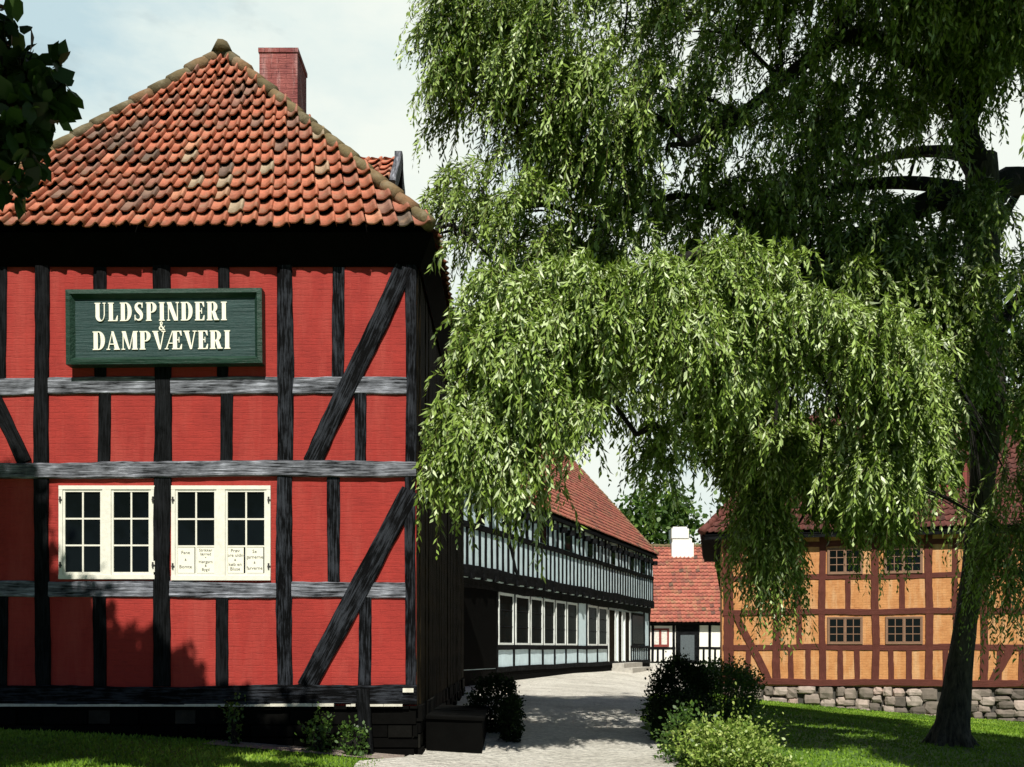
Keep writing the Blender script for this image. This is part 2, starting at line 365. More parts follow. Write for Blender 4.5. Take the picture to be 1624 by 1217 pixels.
mb.box((XL, YF+.06, EYE-1.75), (XR-.02, YB, EYE-.702), .1)
mb.build('foundation', M['darkstone'], red)
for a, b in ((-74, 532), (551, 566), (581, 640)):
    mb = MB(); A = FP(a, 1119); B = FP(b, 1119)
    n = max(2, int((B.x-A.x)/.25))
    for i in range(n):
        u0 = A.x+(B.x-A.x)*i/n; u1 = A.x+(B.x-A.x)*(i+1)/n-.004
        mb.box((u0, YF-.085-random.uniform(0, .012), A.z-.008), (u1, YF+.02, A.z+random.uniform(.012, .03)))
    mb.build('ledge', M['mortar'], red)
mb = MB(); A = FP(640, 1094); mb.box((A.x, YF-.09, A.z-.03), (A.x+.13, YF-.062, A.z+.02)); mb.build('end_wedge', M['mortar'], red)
beam(red, 'shadow_strip', FP(574, 1093)-Vector((0,.09,0)), FP(586, 1200)-Vector((0,.16,0)), .15, .03, NF, M['tar'])  # dark strip standing for the stud's foot and the shadow below it
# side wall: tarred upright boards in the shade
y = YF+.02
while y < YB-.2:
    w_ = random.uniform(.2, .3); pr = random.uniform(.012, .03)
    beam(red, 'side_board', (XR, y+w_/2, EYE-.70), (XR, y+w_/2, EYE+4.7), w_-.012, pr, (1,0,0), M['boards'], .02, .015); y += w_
def casement_window(parent, x0, x1, z0, z1, yf, cols, rows, frame_w, bar, fm, split=2, hinges=True, ch=None):
    ch_ = ch or frame_w*.35
    """double window facing -y; yf = plane of the wall"""
    w = bpy.data.objects.new('window', bpy.data.meshes.new('window')); COL.objects.link(w); w.parent = parent; ORG[w.name] = ORG[parent.name]
    m = MB(); f1 = yf-.036
    m.box((x0, f1, z1-frame_w), (x1, yf+.03, z1)); m.box((x0, f1-.006, z0), (x1, yf+.03, z0+frame_w*1.1))
    for xa in (x0, x1-frame_w): m.box((xa, f1+.002, z0+frame_w*1.1), (xa+frame_w, yf+.03, z1-frame_w))
    cm = (x0+x1)/2
    if split == 2: m.box((cm-ch_, f1+.001, z0+frame_w*1.1), (cm+ch_, yf+.03, z1-frame_w))
    w.data = m.build('window_tmp', fm, parent).data; o = bpy.data.objects['window_tmp']; bpy.data.objects.remove(o); w.data.name = 'window'
    halves = [(x0+frame_w, cm-ch_), (cm+ch_, x1-frame_w)] if split == 2 else [(x0+frame_w, x1-frame_w)]
    for (a, b) in halves:
        c = MB(); s_ = frame_w*.62; zl, zh = z0+frame_w*1.1, z1-frame_w; f2 = yf-.026
        c.box((a+.002, f2, zl+.002), (a+s_, yf, zh-.002)); c.box((b-s_, f2, zl+.002), (b-.002, yf, zh-.002))
        c.box((a+s_, f2+.002, zl+.002), (b-s_, yf, zl+s_*1.2)); c.box((a+s_, f2+.002, zh-s_), (b-s_, yf, zh-.002))
        A, B, C, D_ = a+s_, b-s_, zl+s_*1.2, zh-s_
        for i in range(1, cols): u = A+(B-A)*i/cols; c.box((u-bar/2, f2+.006, C), (u+bar/2, yf, D_))
        for j in range(1, rows): v = C+(D_-C)*j/rows; c.box((A, f2+.008, v-bar/2), (B, yf-.001, v+bar/2))
        c.build('casement', fm, w)
        p = MB(); p.box((A, yf-.008, C), (B, yf-.004, D_)); p.build('pane', M['glass'], w)
    if hinges:
        for xa in (x0+.012, x1-.03):
            for zz in (z0+(z1-z0)*.12, z0+(z1-z0)*.82):
                h = MB(); h.box((xa, f1-.012, zz), (xa+.018, f1-.001, zz+.07)); h.box((xa-.006, f1-.008, zz+.025), (xa+.03, f1-.0015, zz+.04)); h.build('hinge', M['iron'], w)
    return w
W1 = (FP(95, 0).x, FP(247, 0).x, FP(0, 919).z, FP(0, 771).z); W2 = (FP(273, 0).x, FP(430, 0).x, FP(0, 921).z, FP(0, 771).z)
casement_window(red, *W1, YF, 2, 3, .047, .02, M['white'], ch=.052); w2 = casement_window(red, *W2, YF, 2, 3, .047, .02, M['white'], ch=.052)
# paper notices standing behind the lowest panes of the right-hand window
texts = [(['Fane', '&', 'Bomte'], 'cream paper notice with two lines of lettering, leftmost in the right window'),
         (['Strikker', 'lærred', '*', 'Hørgarn', '&', 'Bygd'], 'cream paper notice with most lines and a dark star, left casement of right window'),
         (['Prøv', 'vore uldne', '&', 'køb en', 'Bluse'], 'cream paper notice with five faint lines, left pane of the right casement'),
         (['Se', 'garnerne', '&', 'farverne'], 'cream paper notice with four short lines, rightmost in the right window')]
def text_mesh(s, size, C, parent, name, mat, ext=.001):
    cu = bpy.data.curves.new('t', 'FONT'); cu.body = s; cu.size = size; cu.align_x = 'CENTER'; cu.align_y = 'CENTER'; cu.extrude = ext; cu.resolution_u = 2
    to = bpy.data.objects.new('t', cu); COL.objects.link(to); dg = bpy.context.evaluated_depsgraph_get(); dg.update()
    me = bpy.data.meshes.new_from_object(to.evaluated_get(dg)); bpy.data.objects.remove(to)
    return [(C[0]+v.co.x, C[1]-v.co.z, C[2]+v.co.y) for v in me.vertices], [tuple(p.vertices) for p in me.polygons]
for (pa, pb), (lines, lab) in zip(((281, 309), (312.5, 341), (360, 387), (390.5, 418)), texts):
    A = FP(pa, 868.5); B = FP(pb, 909)
    nb = thing('paper_notice', ((A.x+B.x)/2, YF-.0125, B.z), lab, 'notice', 'paper notices in the window')
    m = MB(); m.box((A.x, YF-.0135, B.z), (B.x, YF-.0095, A.z)); m.build('sheet', M['paper'], nb)
    m = MB(); hgt = A.z-B.z
    for i, ln in enumerate(lines):
        zz = A.z-hgt*(i+.75)/(len(lines)+.6)
        v, f = text_mesh(ln, min(.058, hgt/(len(lines)+.5)*1.05) if len(ln) > 1 else .04, ((A.x+B.x)/2, YF-.0150, zz), None, '', None, .0005); m.add(v, f)
    m.build('lettering', M['ink'], nb)
# roof of the red house
AP = Vector((-3.95, 12.97, EYE+8.17)); EZ = EYE+4.965; EL, ER, EYF = -7.0, -.91, 11.2
RBk = Vector((-3.95, 21.0, EYE+8.17)); EB = 22.75
mb = MB()
c = [(EL+.05, EYF+.05, EZ-.06), (ER-.05, EYF+.05, EZ-.06), (ER-.05, EB-.05, EZ-.06), (EL+.05, EB-.05, EZ-.06), (AP.x, AP.y, AP.z-.07), (RBk.x, RBk.y, RBk.z-.07)]
mb.add(c, [(0,1,4), (1,2,5,4), (2,3,5), (3,0,4,5), (3,2,1,0)]); roof = mb.build('roof', M['black'], red)
mb = MB(); L = (AP-Vector((AP.x, EYF, EZ))).length; hw = (ER-EL)/2
tiles(mb, (-3.95, EYF, EZ), (1,0,0), (0, AP.y-EYF, AP.z-EZ), range(-17, 17), 16, .186, L/15.6, lambda u, v: abs(u) < hw*(1-v/L)-.03, 1.15, .056, (0, .34, L), 1.8)
Ls = math.hypot(hw, AP.z-EZ); ln = EB-EYF
def hipcut(u, v, l0, l1, n): return l0*(v/Ls)+.1 < u < n-l1*(v/Ls)-.1
tiles(mb, (ER, EYF, EZ), (0,1,0), (-hw, 0, AP.z-EZ), range(0, 62), 20, .186, Ls/20, lambda u, v: hipcut(u, v, AP.y-EYF, EB-RBk.y, ln), 1.0, .04)
tiles(mb, (EL, EB, EZ), (0,-1,0), (hw, 0, AP.z-EZ), range(0, 62), 20, .186, Ls/20, lambda u, v: hipcut(u, v, EB-RBk.y, AP.y-EYF, ln), 1.0, .04)
mb.build('roof_tiles', M['tile'], roof)
mb = MB()
caps(mb, (ER-.06, EYF+.02, EZ+.06), AP+Vector((0,0,.0)), .082, .3); caps(mb, (EL+.02, EYF-.02, EZ+.03), AP+Vector((0,0,.0)), .082, .3)
caps(mb, AP, RBk, .1); caps(mb, (ER, EB, EZ), RBk, .11); caps(mb, (EL, EB, EZ), RBk, .11)
mb.tube([AP+Vector((0,-.08,-.06)), AP+Vector((0,-.05,.06)), AP+Vector((0,-.02,.11))], [.14, .1, .03], 10, .3, True, .1)
mb.build('ridge_tiles', M['ridge'], roof)
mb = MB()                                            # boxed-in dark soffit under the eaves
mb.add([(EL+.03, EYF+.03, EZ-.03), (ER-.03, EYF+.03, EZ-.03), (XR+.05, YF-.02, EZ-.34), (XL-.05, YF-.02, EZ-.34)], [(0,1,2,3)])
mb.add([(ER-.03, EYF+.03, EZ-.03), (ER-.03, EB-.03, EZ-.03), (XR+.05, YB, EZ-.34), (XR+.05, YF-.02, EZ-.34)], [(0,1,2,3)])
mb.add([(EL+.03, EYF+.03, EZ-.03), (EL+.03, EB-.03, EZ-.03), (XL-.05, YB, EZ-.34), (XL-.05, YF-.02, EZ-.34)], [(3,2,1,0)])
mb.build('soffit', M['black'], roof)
mb = MB(); cx0, cx1, cy0, cy1, ct = -3.98, -3.38, 14.9, 15.55, EYE+9.46
mb.box((cx0, cy0, EYE+7.5), (cx1, cy1, ct-.08)); mb.box((cx0-.015, cy0-.015, ct-.08), (cx1+.015, cy1+.015, ct-.01)); mb.box((cx0+.03, cy0+.03, ct-.01), (cx1-.03, cy1-.03, ct))
mb.build('chimney', M['brick'], roof)
# dormer on the right slope
dmr = MB(); dz, dy = EYE+7.5, 14.55; dx0, dx1 = -3.4, -1.76
dmr.box((dx0, dy-.6, dz-1.3), (dx1-.1, dy+.6, dz-.55)); dormer = dmr.build('dormer', M['boards'], red)
mb = MB(); sl = math.hypot(.8, .72)
tiles(mb, (dx0, dy-.8, dz-.72), (1,0,0), (0,.8,.72), range(0, 8), 4, .2, sl/4, lambda u, v: True, 1, .04)
tiles(mb, (dx1, dy+.8, dz-.72), (-1,0,0), (0,-.8,.72), range(0, 8), 4, .2, sl/4, lambda u, v: True, 1, .04)
mb.build('dormer_tiles', M['tile'], dormer)
mb = MB(); mb.add([(dx0, dy-.78, dz-.76), (dx1-.02, dy-.78, dz-.76), (dx1-.02, dy, dz-.04), (dx0, dy, dz-.04), (dx1-.02, dy+.78, dz-.76), (dx0, dy+.78, dz-.76)], [(0,1,2,3), (3,2,4,5), (1,4,2), (0,3,5)]); mb.build('dormer_deck', M['black'], dormer)
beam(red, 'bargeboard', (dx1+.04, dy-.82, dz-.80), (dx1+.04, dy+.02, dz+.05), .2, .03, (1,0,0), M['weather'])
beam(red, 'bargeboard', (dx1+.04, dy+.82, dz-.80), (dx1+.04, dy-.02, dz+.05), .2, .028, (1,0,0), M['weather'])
beam(red, 'finial_board', (dx1+.02, dy, dz-.85), (dx1+.02, dy, dz+.12), .12, .06, (1,0,0), M['tarlite'])
# ------------------------------------------------------------------ shop sign
SY = YF-.165
SP = lambda px, py, o=0: FP(px, py, SY+o)
sx0, sx1, sz0, sz1 = SP(104.5, 0).x, SP(416, 0).x, SP(0, 577).z, SP(0, 458).z
sg = thing('shop_sign', ((sx0+sx1)/2, YF-.06, sz0), 'green framed wooden sign with cream serif letters hung on the red facade', 'sign')
sg.rotation_euler = (0, math.radians(-.5), 0)
def slope_frame(m, x0, x1, z0, z1, w, y_out, y_in):
    O = [(x0,z0),(x1,z0),(x1,z1),(x0,z1)]; I = [(x0+w,z0+w),(x1-w,z0+w),(x1-w,z1-w),(x0+w,z1-w)]
    Q = [(x0+w*.55,z0+w*.55),(x1-w*.55,z0+w*.55),(x1-w*.55,z1-w*.55),(x0+w*.55,z1-w*.55)]
    vs = [(a, SY+.15, b) for a, b in O]+[(a, y_out, b) for a, b in O]+[(a, y_out-.012, b) for a, b in Q]+[(a, y_in, b) for a, b in I]
    fs = []
    for k in range(4):
        n = (k+1) % 4
        fs += [(k, n, 4+n, 4+k), (4+k, 4+n, 8+n, 8+k), (8+k, 8+n, 12+n, 12+k)]
    m.add(vs, fs); m.add([(a, SY+.15, b) for a, b in O], [(3,2,1,0)])
m = MB(); slope_frame(m, sx0, sx1, sz0, sz1, .1, SY, SY+.05); m.build('frame', M['signframe'], sg)
m = MB()
for i in range(4):
    a = sz0+.08+(sz1-sz0-.16)*i/4; b = sz0+.08+(sz1-sz0-.16)*(i+1)/4
    m.box((sx0+.08, SY+.045+.002*(i % 2), a), (sx1-.08, SY+.1, b-.002))
m.build('board', M['signgreen'], sg)
TH, TN, SF = .27, .062, .055       # stem, hairline, serif
def glyph(ch):
    P = []; R = lambda a, b, c, d: P.append([(a,b),(c,b),(c,d),(a,d)])
    def serif(x0, x1, yb): R(x0-.06, yb, x1+.06, yb+SF)
    def bowl(xs, y0, y1, rx, th):
        yc, ry = (y0+y1)/2, (y1-y0)/2; n = 12
        o = [(xs+rx*math.cos(a), yc+ry*math.sin(a)) for a in np.linspace(-math.pi/2, math.pi/2, n+1)]
        q = [(xs+(rx-th)*math.cos(a), yc+(ry-SF)*math.sin(a)) for a in np.linspace(-math.pi/2, math.pi/2, n+1)]
        for i in range(n): P.append([o[i], o[i+1], q[i+1], q[i]])
    if ch == 'I': R(.08, SF, .08+TH, 1-SF); serif(.08, .08+TH, 0); serif(.08, .08+TH, 1-SF); w = TH+.16
    elif ch == 'L': R(.08, SF, .08+TH, 1-SF); R(.02, 0, .66, SF); serif(.08, .08+TH, 1-SF); P.append([(.66,0),(.68,.3),(.63,.3),(.52,SF)]); w = .7
    elif ch == 'D': R(.08, SF, .08+TH, 1-SF); R(.02, 0, .42, SF); R(.02, 1-SF, .42, 1); bowl(.42, 0, 1, .4, TH); w = .84
    elif ch in 'PR':
        R(.08, SF, .08+TH, 1-SF); serif(.08, .08+TH, 0); R(.02, 1-SF, .42, 1); R(.08+TH, .44, .42, .44+SF); bowl(.42, .44, 1, .33, .25); w = .78
        if ch == 'R': P.append([(.38,.45),(.62,.45),(.78,.06),(.52,.06)]); R(.52, 0, .86, .06); w = .86
    elif ch == 'E' or ch == 'Æ':
        o = .34 if ch == 'Æ' else 0
        R(.08+o, SF, .08+TH+o, 1-SF); R(.02+o, 0, .66+o, SF); R(.02+o, 1-SF, .64+o, 1); R(.08+TH+o, .48, .5+o, .48+SF)
        P.append([(.66+o,0),(.68+o,.28),(.63+o,.28),(.52+o,SF)]); P.append([(.64+o,1),(.5+o,1-SF),(.61+o,.73),(.66+o,.73)]); P.append([(.46+o,.36),(.51+o,.36),(.51+o,.66),(.46+o,.66)])
        w = .7+o
        if o: P.append([(-.02,SF),(.05,SF),(.42,1-SF),(.36,1-SF)]); R(-.1, 0, .14, SF); R(.12, .3, .44, .3+SF)
    elif ch == 'U':
        R(.06, .3, .06+TH, 1-SF); serif(.06, .06+TH, 1-SF); R(.62, .3, .62+TN, 1-SF); serif(.6, .62+TN, 1-SF)
        n = 12; o = [(.37+.31*math.cos(a), .3+.32*math.sin(a)) for a in np.linspace(math.pi, 2*math.pi, n+1)]
        q = [(.475+.147*math.cos(a), .3+.25*math.sin(a)) for a in np.linspace(math.pi, 2*math.pi, n+1)]
        for i in range(n): P.append([o[i], o[i+1], q[i+1], q[i]])
        w = .78
    elif ch == 'N':
        R(.1, SF, .1+TN, 1-SF); serif(.08, .18, 0); R(.7, 0, .7+TN, 1-SF); serif(.68, .78, 1-SF); P.append([(.02,1),(.32,1),(.76,0),(.5,0)]); w = .84
    elif ch == 'A': P.append([(.08,SF),(.15,SF),(.4,1),(.36,1)]); P.append([(.32,1),(.46,1),(.82,SF),(.54,SF)]); R(0, 0, .24, SF); R(.48, 0, .88, SF); R(.2, .28, .6, .28+SF); w = .88
    elif ch == 'V': P.append([(.06,1-SF),(.34,1-SF),(.54,0),(.42,0)]); P.append([(.7,1-SF),(.77,1-SF),(.54,0),(.47,0)]); R(0, 1-SF, .4, 1); R(.6, 1-SF, .86, 1); w = .84
    elif ch == 'M':
        R(.1, SF, .1+TN, 1-SF); R(.02, 0, .26, SF); P.append([(.04,1),(.3,1),(.58,.02),(.48,.02)]); P.append([(.78,1),(.82,1),(.58,.02),(.52,.02)]); R(.76, SF, .76+TH, 1-SF); R(.7, 0, 1.09, SF); R(.78, 1-SF, 1.09, 1); w = 1.1
    elif ch == 'S' or ch == '&':
        if ch == 'S': C = [(.60,.74,.02),(.58,.86,.05),(.46,.955,.07),(.3,.95,.1),(.18,.85,.17),(.17,.72,.21),(.28,.58,.25),(.42,.47,.26),(.53,.33,.22),(.53,.17,.17),(.42,.06,.1),(.27,.045,.07),(.14,.13,.05),(.09,.28,.02)]; w = .7
        else: C = [(.82,.5,.06),(.66,.28,.06),(.45,.06,.1),(.22,.08,.14),(.12,.26,.16),(.24,.46,.12),(.46,.64,.1),(.52,.82,.12),(.4,.95,.08),(.26,.86,.12),(.3,.66,.14),(.5,.36,.17),(.72,.1,.15),(.86,.03,.08)]; w = .9
        for i in range(len(C)-1):
            (x0,y0,w0),(x1,y1,w1) = C[i], C[i+1]; dx, dy = x1-x0, y1-y0; l = math.hypot(dx, dy); nx, ny = -dy/l, dx/l; e = .02
            P.append([(x0-dx/l*e-nx*w0/2, y0-dy/l*e-ny*w0/2), (x1+dx/l*e-nx*w1/2, y1+dy/l*e-ny*w1/2), (x1+dx/l*e+nx*w1/2, y1+dy/l*e+ny*w1/2), (x0-dx/l*e+nx*w0/2, y0-dy/l*e+ny*w0/2)])
        if ch == 'S': R(.55, .7, .62, .98); R(.08, .02, .14, .32)
    return P, w
def lettering(name, s, x0, x1, z0, h, gap=.1):
    gl = [glyph(c) for c in s]; tot = sum(w for _, w in gl)+gap*(len(s)-1); k = (x1-x0)/tot; m = MB(); x = 0
    for P, w in gl:
        for i, q in enumerate(P):
            ar = sum(q[a][0]*q[(a+1) % 4][1]-q[(a+1) % 4][0]*q[a][1] for a in range(4))
            if ar < 0: q = q[::-1]
            yf = SY+.036-.0006*i; n = 4
            vs = [(x0+(x+a)*k, yf, z0+b*h) for a, b in q]+[(x0+(x+a)*k, SY+.05, z0+b*h) for a, b in q]
            m.add(vs, [(0,1,2,3)]+[(4+a, 4+(a+1) % 4, (a+1) % 4, a) for a in range(4)])
        x += w+gap
    return m.build(name, M['letter'], sg)
sk = (11.36/11.5)
lettering('lettering', 'ULDSPINDERI', SP(151, 0, .04).x, SP(361, 0, .04).x, SP(0, 509, .04).z, .222)
lettering('lettering', '&', SP(252, 0, .04).x, SP(263, 0, .04).x, SP(0, 524.5, .04).z, .11)
lettering('lettering', 'DAMPVÆVERI', SP(147, 0, .04).x, SP(366, 0, .04).x, SP(0, 554.5, .04).z, .222, .07)
for xx in (sx0+.25, sx1-.3):
    m = MB(); m.box((xx, YF-.06, sz1-.12), (xx+.05, YF-.019, sz1-.02)); m.build('bracket', M['iron'], sg)
# ------------------------------------------------------------------ blue-grey house with jetty
GO = Vector((-1.248, 26, 0)); GD = Vector((.371, .929, 0)).normalized(); GN = Vector((GD.y, -GD.x, 0))
def GP(t, z, off=0): return GO+GD*t+GN*off+Vector((0,0,EYE+z))
def tg(px, off=0):
    k = (px-CX)/F; o = GO+GN*off
    return (k*o.y-o.x)/(GD.x-k*GD.y)
TL = 22.0; JI = -.14
gp = GP(TL/2, 0, -4); grey = thing('grey_house', (gp.x, gp.y, g(gp.x, gp.y)), 'long pale blue-grey half-timbered house with an overhanging upper storey of close black studs', 'house')
gm = MB(); gm.obox(GP(-.6, 1.95, -9), GD*(TL+.6), Vector((0,0,2.75)), GN*9); gm.build('upper_wall', M['greywash'], grey)
gm = MB(); gm.obox(GP(-.6, -.62, -8.6), GD*(TL+.5), Vector((0,0,2.6)), GN*(8.6+JI)); gm.build('lower_wall', M['greywash'], grey)
gm = MB(); gm.obox(GP(-.62, -1.6, -8.6), GD*(TL+.54), Vector((0,0,.97)), GN*(8.62+JI)); gm.build('foundation', M['darkstone'], grey)
def GB(name, t0, z0, t1, z1, w, d, mat=M['tar'], off=0, **k): return beam(grey, name, GP(t0, z0, off), GP(t1, z1, off), w, d, GN, mat, **k)
GB('rail', -.6, 3.41, TL, 3.41, .17, .05); GB('wall_plate', -.6, 4.52, TL, 4.52, .2, .05); GB('bressummer', -.62, 2.14, TL+.02, 2.14, .32, .08)
GB('rail', -.6, 1.86, TL-.1, 1.86, .34, .06, off=JI)
win_t = [tg(x) for x in (761, 861, 900, 935.5, 972, 1002, 1020)]
i = 0; t = .02
while t < TL:
    GB('stud', t, 2.26, t, 3.36, .135 if t < 14 else .16, .03, jit=.06)
    t += .43
t = .15; i = 0
while t < TL:
    if min(abs(t-w) for w in win_t) > .36: GB('upper_stud', t, 3.47, t, 4.46, .16 if i % 3 else .22, .03, jit=.06)
    t += .5; i += 1
GB('brace', tg(806), 3.32, tg(819), 2.28, .14, .036); GB('brace', tg(800), 4.44, tg(806), 3.48, .14, .036)
for w in win_t:
    wm = MB(); wm.obox(GP(w-.3, 3.52, -.02), GD*.6, Vector((0,0,.68)), GN*.045); wo = wm.build('window', M['tar'], grey)
    p = MB(); p.obox(GP(w-.24, 3.58, .028), GD*.48, Vector((0,0,.56)), GN*.004); p.build('pane', M['glass'], wo)
t = .5
while t < TL:
    e = MB(); e.obox(GP(t-.09, 4.06, -.05), GD*.18, Vector((0,0,.19)), GN*.3); e.build('beam_end', M['tar'], grey); t += .93
t = .2
while t < TL:
    e = MB(); e.obox(GP(t-.09, 1.93, JI-.02), GD*.18, Vector((0,0,.17)), GN*(-JI+.14)); e.build('joist_end', M['tar'], grey); t += .86
# lower storey
gd = MB(); gd.obox(GP(-.62, -.6, JI-.02), GD*(tg(788, JI)+.58), Vector((0,0,2.5)), GN*.06); gd.build('dark_gate', M['black'], grey)
GB('sill_beam', tg(786, JI), -.64, TL-.1, -.64, .16, .06, off=JI)
GB('rail', tg(786, JI), .02, tg(962, JI), .02, .14, .05, off=JI); GB('rail', tg(1000, JI), .05, TL-.1, .05, .12, .05, off=JI)
spans = [(789,813),(816,838),(840,859),(861,878),(880,896),(898,914),(931,946),(948,962)]
for a, b in spans:
    ta, tb = tg(a, JI), tg(b, JI); fw = .06
    m = MB(); z0, z1 = .10, 1.68
    m.obox(GP(ta, z0, JI-.01), GD*fw, Vector((0,0,z1-z0)), GN*.06); m.obox(GP(tb-fw, z0, JI-.01), GD*fw, Vector((0,0,z1-z0)), GN*.06)
    m.obox(GP(ta+fw, z1-.08, JI-.01), GD*(tb-ta-2*fw), Vector((0,0,.08)), GN*.058); m.obox(GP(ta+fw, z0, JI-.01), GD*(tb-ta-2*fw), Vector((0,0,.06)), GN*.058)
    wo = m.build('window', M['palepaint'], grey)
    m = MB(); m.obox(GP(ta+fw, z0+.06, JI-.005), GD*(tb-ta-2*fw), Vector((0,0,z1-z0-.14)), GN*.022); m.build('pane', M['oldglass'], wo)
    m = MB(); tm = (ta+tb)/2
    m.obox(GP(ta+fw, z0+.55, JI+.018), GD*(tb-ta-2*fw), Vector((0,0,.022)), GN*.012); m.obox(GP(ta+fw, z0+1.05, JI+.018), GD*(tb-ta-2*fw), Vector((0,0,.022)), GN*.0125)
    m.build('glazing_bar', M['tarlite'], wo)
edges = [787]+[(spans[k][1]+spans[k+1][0])/2 for k in range(5)]+[915.5, 930, 947, 963.5]
for x in edges:
    GB('post', tg(x, JI), -.6, tg(x, JI), 1.74, .11 if x > 787 else .16, .04, off=JI)
for a, b in ((963, 975), (978, 986), (989, 998)):        # tall door with pale posts
    ta, tb = tg(a, JI), tg(b, JI)
    m = MB(); m.obox(GP(ta, -.6, JI-.01), GD*.12, Vector((0,0,2.2)), GN*.07); m.obox(GP(tb-.12, -.6, JI-.01), GD*.12, Vector((0,0,2.2)), GN*.07); do = m.build('door_frame', M['palepaint'], grey)
    m = MB(); m.obox(GP(ta+.12, -.6, JI-.005), GD*(tb-ta-.24), Vector((0,0,2.2)), GN*.03); m.build('door_leaf', M['boards'], do)
ta, tb = tg(1001, JI), tg(1020, JI); m = MB(); m.obox(GP(ta, .12, JI-.01), GD*(tb-ta), Vector((0,0,1.5)), GN*.05); wo = m.build('window', M['tar'], grey)
m = MB(); m.obox(GP(ta+.1, .2, JI+.041), GD*(tb-ta-.2), Vector((0,0,1.3)), GN*.004); m.build('pane', M['oldglass'], wo)
t = tg(1001, JI)
while t < TL-.1: GB('stud', t, -.58, t, 0, .14, .03, off=JI); t += .36
GB('post', TL-.2, -.6, TL-.2, 1.74, .2, .045, off=JI); GB('post', tg(1021, JI), 0, tg(1021, JI), 1.74, .2, .045, off=JI)
# grey house roof
gz0, run, rise = 4.58, 4.75, 5.35; ov = .17
m = MB(); a0, a1 = -1.0, TL+.35
Ev = lambda t, off, z: GP(t, z, off)
m.add([Ev(a0, ov, gz0-.1), Ev(a1, ov, gz0-.1), Ev(a1, ov-run, gz0-.1+rise), Ev(a0, ov-run, gz0-.1+rise), Ev(a1, ov-2*run, gz0-.1), Ev(a0, ov-2*run, gz0-.1)], [(0,1,2,3), (3,2,4,5), (1,4,2), (0,3,5), (0,5,4,1)])
groof = m.build('roof', M['black'], grey)
m = MB(); sl = math.hypot(run, rise)
up = -GN*run+Vector((0,0,rise))
tiles(m, Ev(a0, ov, gz0), GD, up, range(0, int((a1-a0)/.22)), 26, .22, sl/26, lambda u, v: True, .6, .04)
m.build('roof_tiles', M['fartile'], groof)
m = MB(); caps(m, Ev(a0, ov-run, gz0+rise), Ev(a1, ov-run, gz0+rise), .14, .4); caps(m, Ev(a1, ov, gz0+.03), Ev(a1, ov-run, gz0+rise), .09, .35, (.6, 1)); m.build('ridge_tiles', M['ridge'], groof)
m = MB(); m.obox(Ev(a0, ov-.02, gz0-.2), GD*(a1-a0), Vector((0,0,.12)), GN*.03); m.build('eaves_board', M['tar'], groof)
sp = GP(tg(985, JI), 0, JI+.45); st = thing('stone_steps', (sp.x, sp.y, g(sp.x, sp.y)), 'low pale stone steps before the tall door of the grey house', 'steps')
for k, (d, h) in enumerate(((.9, .16), (.5, .36))):
    m = MB(); z = g(sp.x, sp.y)-EYE; m.obox(GP(tg(968, JI)+.1*k, z-.1, JI+.06), GD*(3.4-.2*k), Vector((0,0,.1+h)), GN*d); m.build('step', M['step'], st)
# ------------------------------------------------------------------ white cottage
wx0, wx1, wy = 6.6, 12.05, 54.3
white = thing('white_cottage', (9.5, 57, g(9.5, 57)), 'small white half-timbered cottage with red tiled roof and white chimney behind', 'house')
m = MB(); m.box((wx0, wy, EYE-1.1), (wx1, wy+6.6, EYE+1.6)); m.add([(wx1-.02, wy, EYE+1.5), (wx1-.02, wy+6.6, EYE+1.5), (wx1-.02, wy+3.3, EYE+5.9)], [(0,1,2)]); m.build('wall', M['whitewash'], white)
WX = lambda px: (px-CX)/F*wy; WZ = lambda py: EYE+(HY-py)/F*wy
def WB(name, x0, z0, x1, z1, w, d): return beam(white, name, (x0, wy, z0), (x1, wy, z1), w, d, NF, M['tar'])
for px in (1035, 1068.5, 1073.5, 1107, 1125.5, 1144): WB('post', WX(px), EYE-.85, WX(px), EYE+1.4, .15, .05)
for px in (1043, 1052, 1116, 1134): WB('stud', WX(px), EYE-.8, WX(px), EYE+.05, .12, .035)
WB('rail', WX(1030), WZ(1028), WX(1071), WZ(1028), .13, .04); WB('rail', WX(1107), WZ(1028), wx1, WZ(1028), .13, .04)
WB('sill_beam', wx0, EYE-.9, wx1, EYE-.9, .24, .06); WB('wall_plate', wx0, EYE+1.4, wx1, EYE+1.4, .22, .06)
m = MB(); m.box((WX(1075), wy-.03, EYE-.85), (WX(1105), wy+.02, EYE+1.35)); do = m.build('door', M['tar'], white)
m = MB(); m.box((WX(1079), wy-.045, EYE-.7), (WX(1101), wy-.031, EYE+.75)); m.build('door_leaf', plain('worn_door_paint', (.08,.1,.11), .7, .3, 12, .3), do)
w_ = casement_window(white, WX(1033), WX(1061), WZ(1026), WZ(997), wy, 1, 1, .07, .03, M['redframe'], 2, False)
for a in (1036, 1049):
    m = MB(); m.box((WX(a), wy-.014, WZ(1023)), (WX(a+9), wy-.010, WZ(999))); m.build('curtain', M['curtain'], w_)
ev, rz = EYE+1.46, EYE+6.2
m = MB(); y0 = wy-.4; yr = wy+3.3; y2 = wy+7
m.add([(wx0-.1, y0, ev-.08), (wx1+.12, y0, ev-.08), (wx1+.12, yr, rz-.08), (wx0-.1, yr, rz-.08), (wx1+.12, y2, ev-.08), (wx0-.1, y2, ev-.08)], [(0,1,2,3), (3,2,4,5), (0,3,5), (0,5,4,1)]); wr = m.build('roof', M['black'], white)
m = MB(); sl = math.hypot(yr-y0, rz-ev); tiles(m, (wx0-.1, y0, ev), (1,0,0), (0, yr-y0, rz-ev), range(0, 23), 22, .245, sl/22, lambda u, v: True, 1, .05); m.build('roof_tiles', M['fartile'], wr)
m = MB(); caps(m, (wx0-.1, yr, rz), (wx1+.12, yr, rz), .13, .4); m.build('ridge_tiles', M['ridge'], wr)
